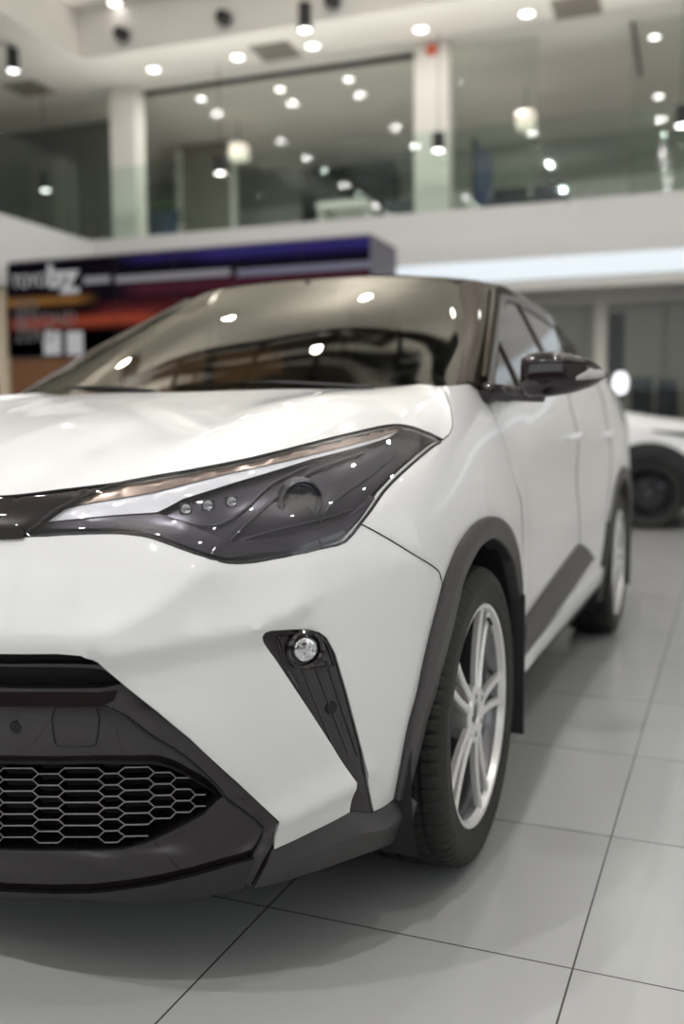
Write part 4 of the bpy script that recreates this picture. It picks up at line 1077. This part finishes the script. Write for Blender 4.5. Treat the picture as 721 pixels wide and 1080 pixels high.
pendant(232,166,183,11.9,'black cylinder pendant spot in front of the white door frame');pendant(462,141,159,11.9,'black cylinder pendant spot in front of the right upper column')
pendant(48,182,201,11.6,'black cylinder pendant spot before the dark upper left room');pendant(719,112,133,11.6,'black cylinder pendant spot at the right edge of the view')
# black adjustable spots on the coffer side
for px,py,lab in ((131,38.5,'black round spotlight on the ceiling step, leftmost of three'),(238,21,'black round spotlight on the ceiling step, middle of three'),(352,3,'black round spotlight on the ceiling step, rightmost of three at the top edge')):
    u,_,z=atw(px,py,'v',cv_);o=rempty('spotlight',u,cv_,z);tag(o,lab,'spotlight')
    MB().lathe([(0,-.16),(.085,-.16),(.10,-.10),(.10,-.02),(.06,0)],(0,0,0),'y',24).build('housing',BLK,o)
    MB().lathe([(.10,-.012),(.16,-.012),(.165,0)],(0,0,0),'y',28).build('mounting_ring',TRIMW,o)
for px,py,lab in ((291,54,'square ceiling air vent above the upper middle glazing'),(608,7,'square ceiling air vent at the top right'),(30,93,'square ceiling air vent at the upper left')):
    u,v,_=atw(px,py,'z',z_ceil);o=rempty('air_vent',u,v,z_ceil);tag(o,lab,'air vent')
    MB().box(-.3,.3,-.3,.3,-.012,0).build('frame',VENT,o,smooth=False)
    for k in range(7): MB().box(-.26,.26,-.26+.075*k,-.22+.075*k,-.022,-.012).build('slat',VENT,o,smooth=False)
u,_,z=atw(455,52.5,'v',12.25);o=rempty('fire_alarm',u,12.26,z);tag(o,'small red fire alarm at the head of the right upper column','fire alarm')
MB().lathe([(0,-.05),(.06,-.05),(.08,-.02),(.08,0)],(0,0,0),'y',20).build('dome',mat('alarm_red',(.75,.12,.05),.4),o)
MB().lathe([(.08,-.006),(.10,-.006),(.10,0)],(0,0,0),'y',20).build('base_ring',TRIMW,o)

# ---- black curved roof trusses above the cars (seen mirrored in the windshield)
tr=rempty('curved_ceiling_rail',0,0,0);tag(tr,'black curved lighting rail under the raised ceiling, mirrored in the windshield','ceiling rail')
def ribbon(name,Pa,Pb,z,th,M):
    a_=resample(crv([np.array([x,y,z]) for x,y in Pa],6),40);b_=resample(crv([np.array([x,y,z]) for x,y in Pb],6),40)
    V=[];
    for p,q in zip(a_,b_): V+=[p,q,q+[0,0,th],p+[0,0,th]]
    F=[(i*4+k,i*4+4+k,i*4+4+(k+1)%4,i*4+(k+1)%4) for i in range(39) for k in range(4)]+[(0,1,2,3),(159,158,157,156)]
    fixn(obj(name,V,F,M,tr))
R1=[(-6.2,6.6),(-5.9,5.9),(-5.4,5.3),(-4.6,5.08),(-3.6,4.97),(-2.6,4.93),(-1.7,4.91),(-.57,5.07),(.2,5.6),(.9,6.6)]
R2=[(-5.9,6.2),(-5.2,5.15),(-4.4,4.83),(-3.07,4.48),(-1.82,4.33),(-.95,4.5),(-.1,5.1),(.6,6.2)]
tr.rotation_euler=(0,0,0)
MB().tube(crv([(x,y,6.2) for x,y in R1],6),.075,8).build('rail',BLK,tr);MB().tube(crv([(x,y,6.2) for x,y in R2],6),.055,8).build('rail',BLK,tr)
for xa,ya,xb,yb2 in ((-1.62,4.95,-1.8,3.7),(-4.3,5.05,-3.9,4.0),(-.6,5.05,-.4,3.9),(-2.9,4.95,-2.8,4.0)): MB().tube([(xa,ya,6.2),(xb,yb2,6.2)],.045).tube([(xa,ya,6.2),(xa,ya,zc2)],.012).build('cross_bar',BLK,tr)
BAF=mat('brown_baffle',(.10,.075,.06),.6)
ribbon('baffle',[(-4.6,4.72),(-3.0,4.42),(-1.82,4.24),(-.8,4.42)],[(-4.5,4.3),(-3.0,4.1),(-1.82,4.02),(-.5,4.1)],6.22,.03,BAF)
ribbon('baffle',[(-4.9,5.02),(-3.4,4.86),(-1.7,4.8),(-.65,4.96)],[(-4.7,4.9),(-3.2,4.64),(-1.8,4.52),(-.85,4.7)],6.22,.03,BAF)
ribbon('baffle',[(-4.6,4.1),(-3.0,3.9),(-1.82,3.82),(-.3,3.9)],[(-4.5,3.6),(-3.0,3.5),(-1.82,3.45),(-.1,3.5)],6.22,.03,BAF)
# ---- second car, white, at the right behind
def second():
    # local frame: x along the car (front +x), y towards the back wall, z up; near flank at y=0
    wp=at(683,522,'z',.345)
    P0=atw(683,521,'z',.345)
    root=rempty('car',P0[0],P0[1],0);tag(root,'white car with black wheel and arches parked side-on at the right, behind the large one','car')
    print('second car',P0)
    # side profile lofted across the width: (x, z) stations from rear to nose, measured from the front wheel centre
    top=[(-3.3,.70),(-3.25,1.35),(-2.9,1.60),(-1.6,1.68),(-1.05,1.60),(-.42,1.14),(0,1.06),(.45,1.00),(.72,.90),(.84,.74),(.86,.5)]
    beltz=lambda x: float(np.interp(x,[-3.3,-.6,0,.5,.86],[1.08,1.06,1.00,.93,.72]))
    W=1.8
    def yw(x,z): # inset of flank
        y=.0+.05*max(0,z-.75)/.4+ (.28*max(0,z-1.08) if z>1.08 else 0)
        y+=.38*max(0,(x-.35)/.5)**2
        return y
    xs=[-3.3,-3.0,-2.6,-2.2,-1.8,-1.4,-1.0,-.75,-.55,-.42,-.25,-.1,.1,.25,.42,.55,.7,.8,.86]
    topz=lambda x: float(np.interp(x,[p[0] for p in [(-3.3,1.35)]+top[2:]],[p[1] for p in [(-3.3,1.35)]+top[2:]]))
    rows=[];archr=.415
    def arch(x): 
        zb=.28
        for c in (0,-2.6):
            if abs(x-c)<archr: zb=max(zb,.345+math.sqrt(archr**2-(x-c)**2))
        return zb
    xf=np.concatenate([np.linspace(-3.3,.86,140)]);V=[];m=14
    for x in xf:
        zb=arch(x);zt=min(topz(x),beltz(x)+.0) if x<-.42 else topz(x)
        col_=[]
        for j in range(m):
            t=j/(m-1);z=zb+(zt-zb)*t
            y=yw(x,z)
            if x>=-.42: y+= .10*max(0,(z-(zt-.12))/.12)**2
            V.append((x,y,z))
        # over the top to the centre
        for y in (.35,.9):
            V.append((x,y,zt+(.03 if x>=-.42 else 0)))
    MM=m+2;F=grid_faces(len(xf),MM);n=len(V)
    V=V+[(a,W-b_,c) for a,b_,c in V];F=F+[tuple(i+n for i in reversed(f)) for f in F]
    fixn(obj('body',V,F,WHITE,root))
    # cabin with dark glass
    cab=[(-3.25,1.08),(-3.15,1.40),(-2.8,1.62),(-1.6,1.68),(-1.05,1.60),(-.30,1.03)]
    q=resample([np.array(p) for p in cab],40);V=[]
    for x,z in q:
        for y in (.06+.28*max(0,z-1.05),.5,.9,1.3,W-.06-.28*max(0,z-1.05)): V.append((x,y,z))
    fixn(obj('greenhouse',V,grid_faces(40,5)+[tuple(i*5 for i in range(40)),tuple(i*5+4 for i in range(39,-1,-1))],BLK2,root))
    # black arches
    for c in (0,-2.6): MB().box(c-.46,c+.46,.30,W-.30,.36,.86).build('arch_liner',DARK,root,smooth=False)
    for c in (0,-2.6):
        for s in (0,1):
            V=[]
            for a in np.linspace(math.radians(-12),math.radians(192),40):
                for r_,o_ in ((.335,.12),(.335,-.012),(.40,-.022),(.50,-.012),(.505,.02)):
                    y=o_+yw(c+r_*math.cos(a),.6); V.append((c+r_*math.cos(a)*1.0,y if s==0 else W-y,.345+r_*math.sin(a)*.98))
            fixn(obj('wheel_arch_trim',V,grid_faces(40,5),BLK,root))
    V=[];
    w_=copy_part(w0,root)
    for o_ in [w_]+list(w_.children): pass
    w_.location=(0,.128,.3425);w_.rotation_euler=(0,math.radians(20),-PI/2)
    for o_ in [w_]+list(w_.children):
        if o_.name.split('.')[0] in('wheel','spoke','hub'): 
            o_.data=o_.data.copy();o_.data.materials.clear();o_.data.materials.append(BLKW)
    w_.rotation_euler=(0,0,-PI/2)
    for (x,y,rz) in ((-2.6,.128,-PI/2),(0,W-.128,PI/2),(-2.6,W-.128,PI/2)):
        c=copy_part(w_,root);c.location=(x,y,.3425);c.rotation_euler=(0,0,rz)
    MB().box(-3.0,.6,.25,W-.25,.2,.34).box(-2.1,-.5,.12,W-.12,.22,.34).build('floor_pan',DARK,root,smooth=False)
    # headlight slit wrapping the corner
    V=[];
    for x in np.linspace(.02,.74,18):
        t=(x-.02)/.72;zc=.945-.09*t;h=.006+.04*t
        for k in (-1,1): V.append((x,yw(x,zc)-.012,zc+k*h))
    V,F=thick(V,grid_faces(18,2),.02,(0,-1,0));obj('headlight',V,F,BLK2,root)
    for z in (.33,):
        MB().box(-2.1,-.45,-.02,.06,.26,.42,bev=.02).build('side_cladding',CLAD,root)
    MB().box(.55,.84,.42,W-.42,.24,.52,bev=.05).build('front_valance',CLAD,root)
BLK2=mat('dark_car_glass',(.02,.02,.02),.08,spec=.8);BLKW=mat('black_alloy',(.03,.03,.032),.3,.3)
second()

for (u,v) in ((-2.2,2.4),(-2.2,8.0),(1.4,5.4),(-5.2,5.4),(0,-4),(-5,-4),(4.5,1)):
    l=bpy.data.lights.new('added_ceiling_fill','AREA');l.shape='DISK';l.size=1.0;l.energy=60;l.color=(1,.97,.94)  # unseen fill lamps added to brighten the ceiling; no fitting holds them
    o=bpy.data.objects.new('added_ceiling_fill',l);col.objects.link(o);o.location=A2(u,v,5.9);o.rotation_euler=(PI,0,0)
l=bpy.data.lights.new('added_edge_fill','AREA');l.shape='RECTANGLE';l.size=14;l.size_y=.12;l.energy=170;l.spread=2.2;l.color=(1,.96,.90)  # added fill strip brightening the lower ceiling and columns; no real cove
o=bpy.data.objects.new('added_edge_fill',l);col.objects.link(o);o.location=A2(uc+7.2,12.04,zf_top+.03);o.rotation_euler=(PI+.55,0,EA)
for u in (-1.5,1.0): arealamp(u,15.2,zf_top-.2,36,.5)  # unseen fill lamps added to brighten the lower office
w=bpy.data.worlds.new('overcast_sky'); sc.world=w; w.use_nodes=True; bg=w.node_tree.nodes['Background']
bg.inputs[0].default_value=(.93,.965,1,1); bg.inputs[1].default_value=2.2
sc.cycles.max_bounces=10; sc.cycles.transparent_max_bounces=16; sc.cycles.caustics_reflective=False; sc.cycles.caustics_refractive=False
sc.cycles.sample_clamp_indirect=6; sc.cycles.use_denoising=True
vs=sc.view_settings; vs.view_transform='Standard'; vs.look='None'; vs.gamma=1; vs.use_curve_mapping=False; vs.exposure=-.42
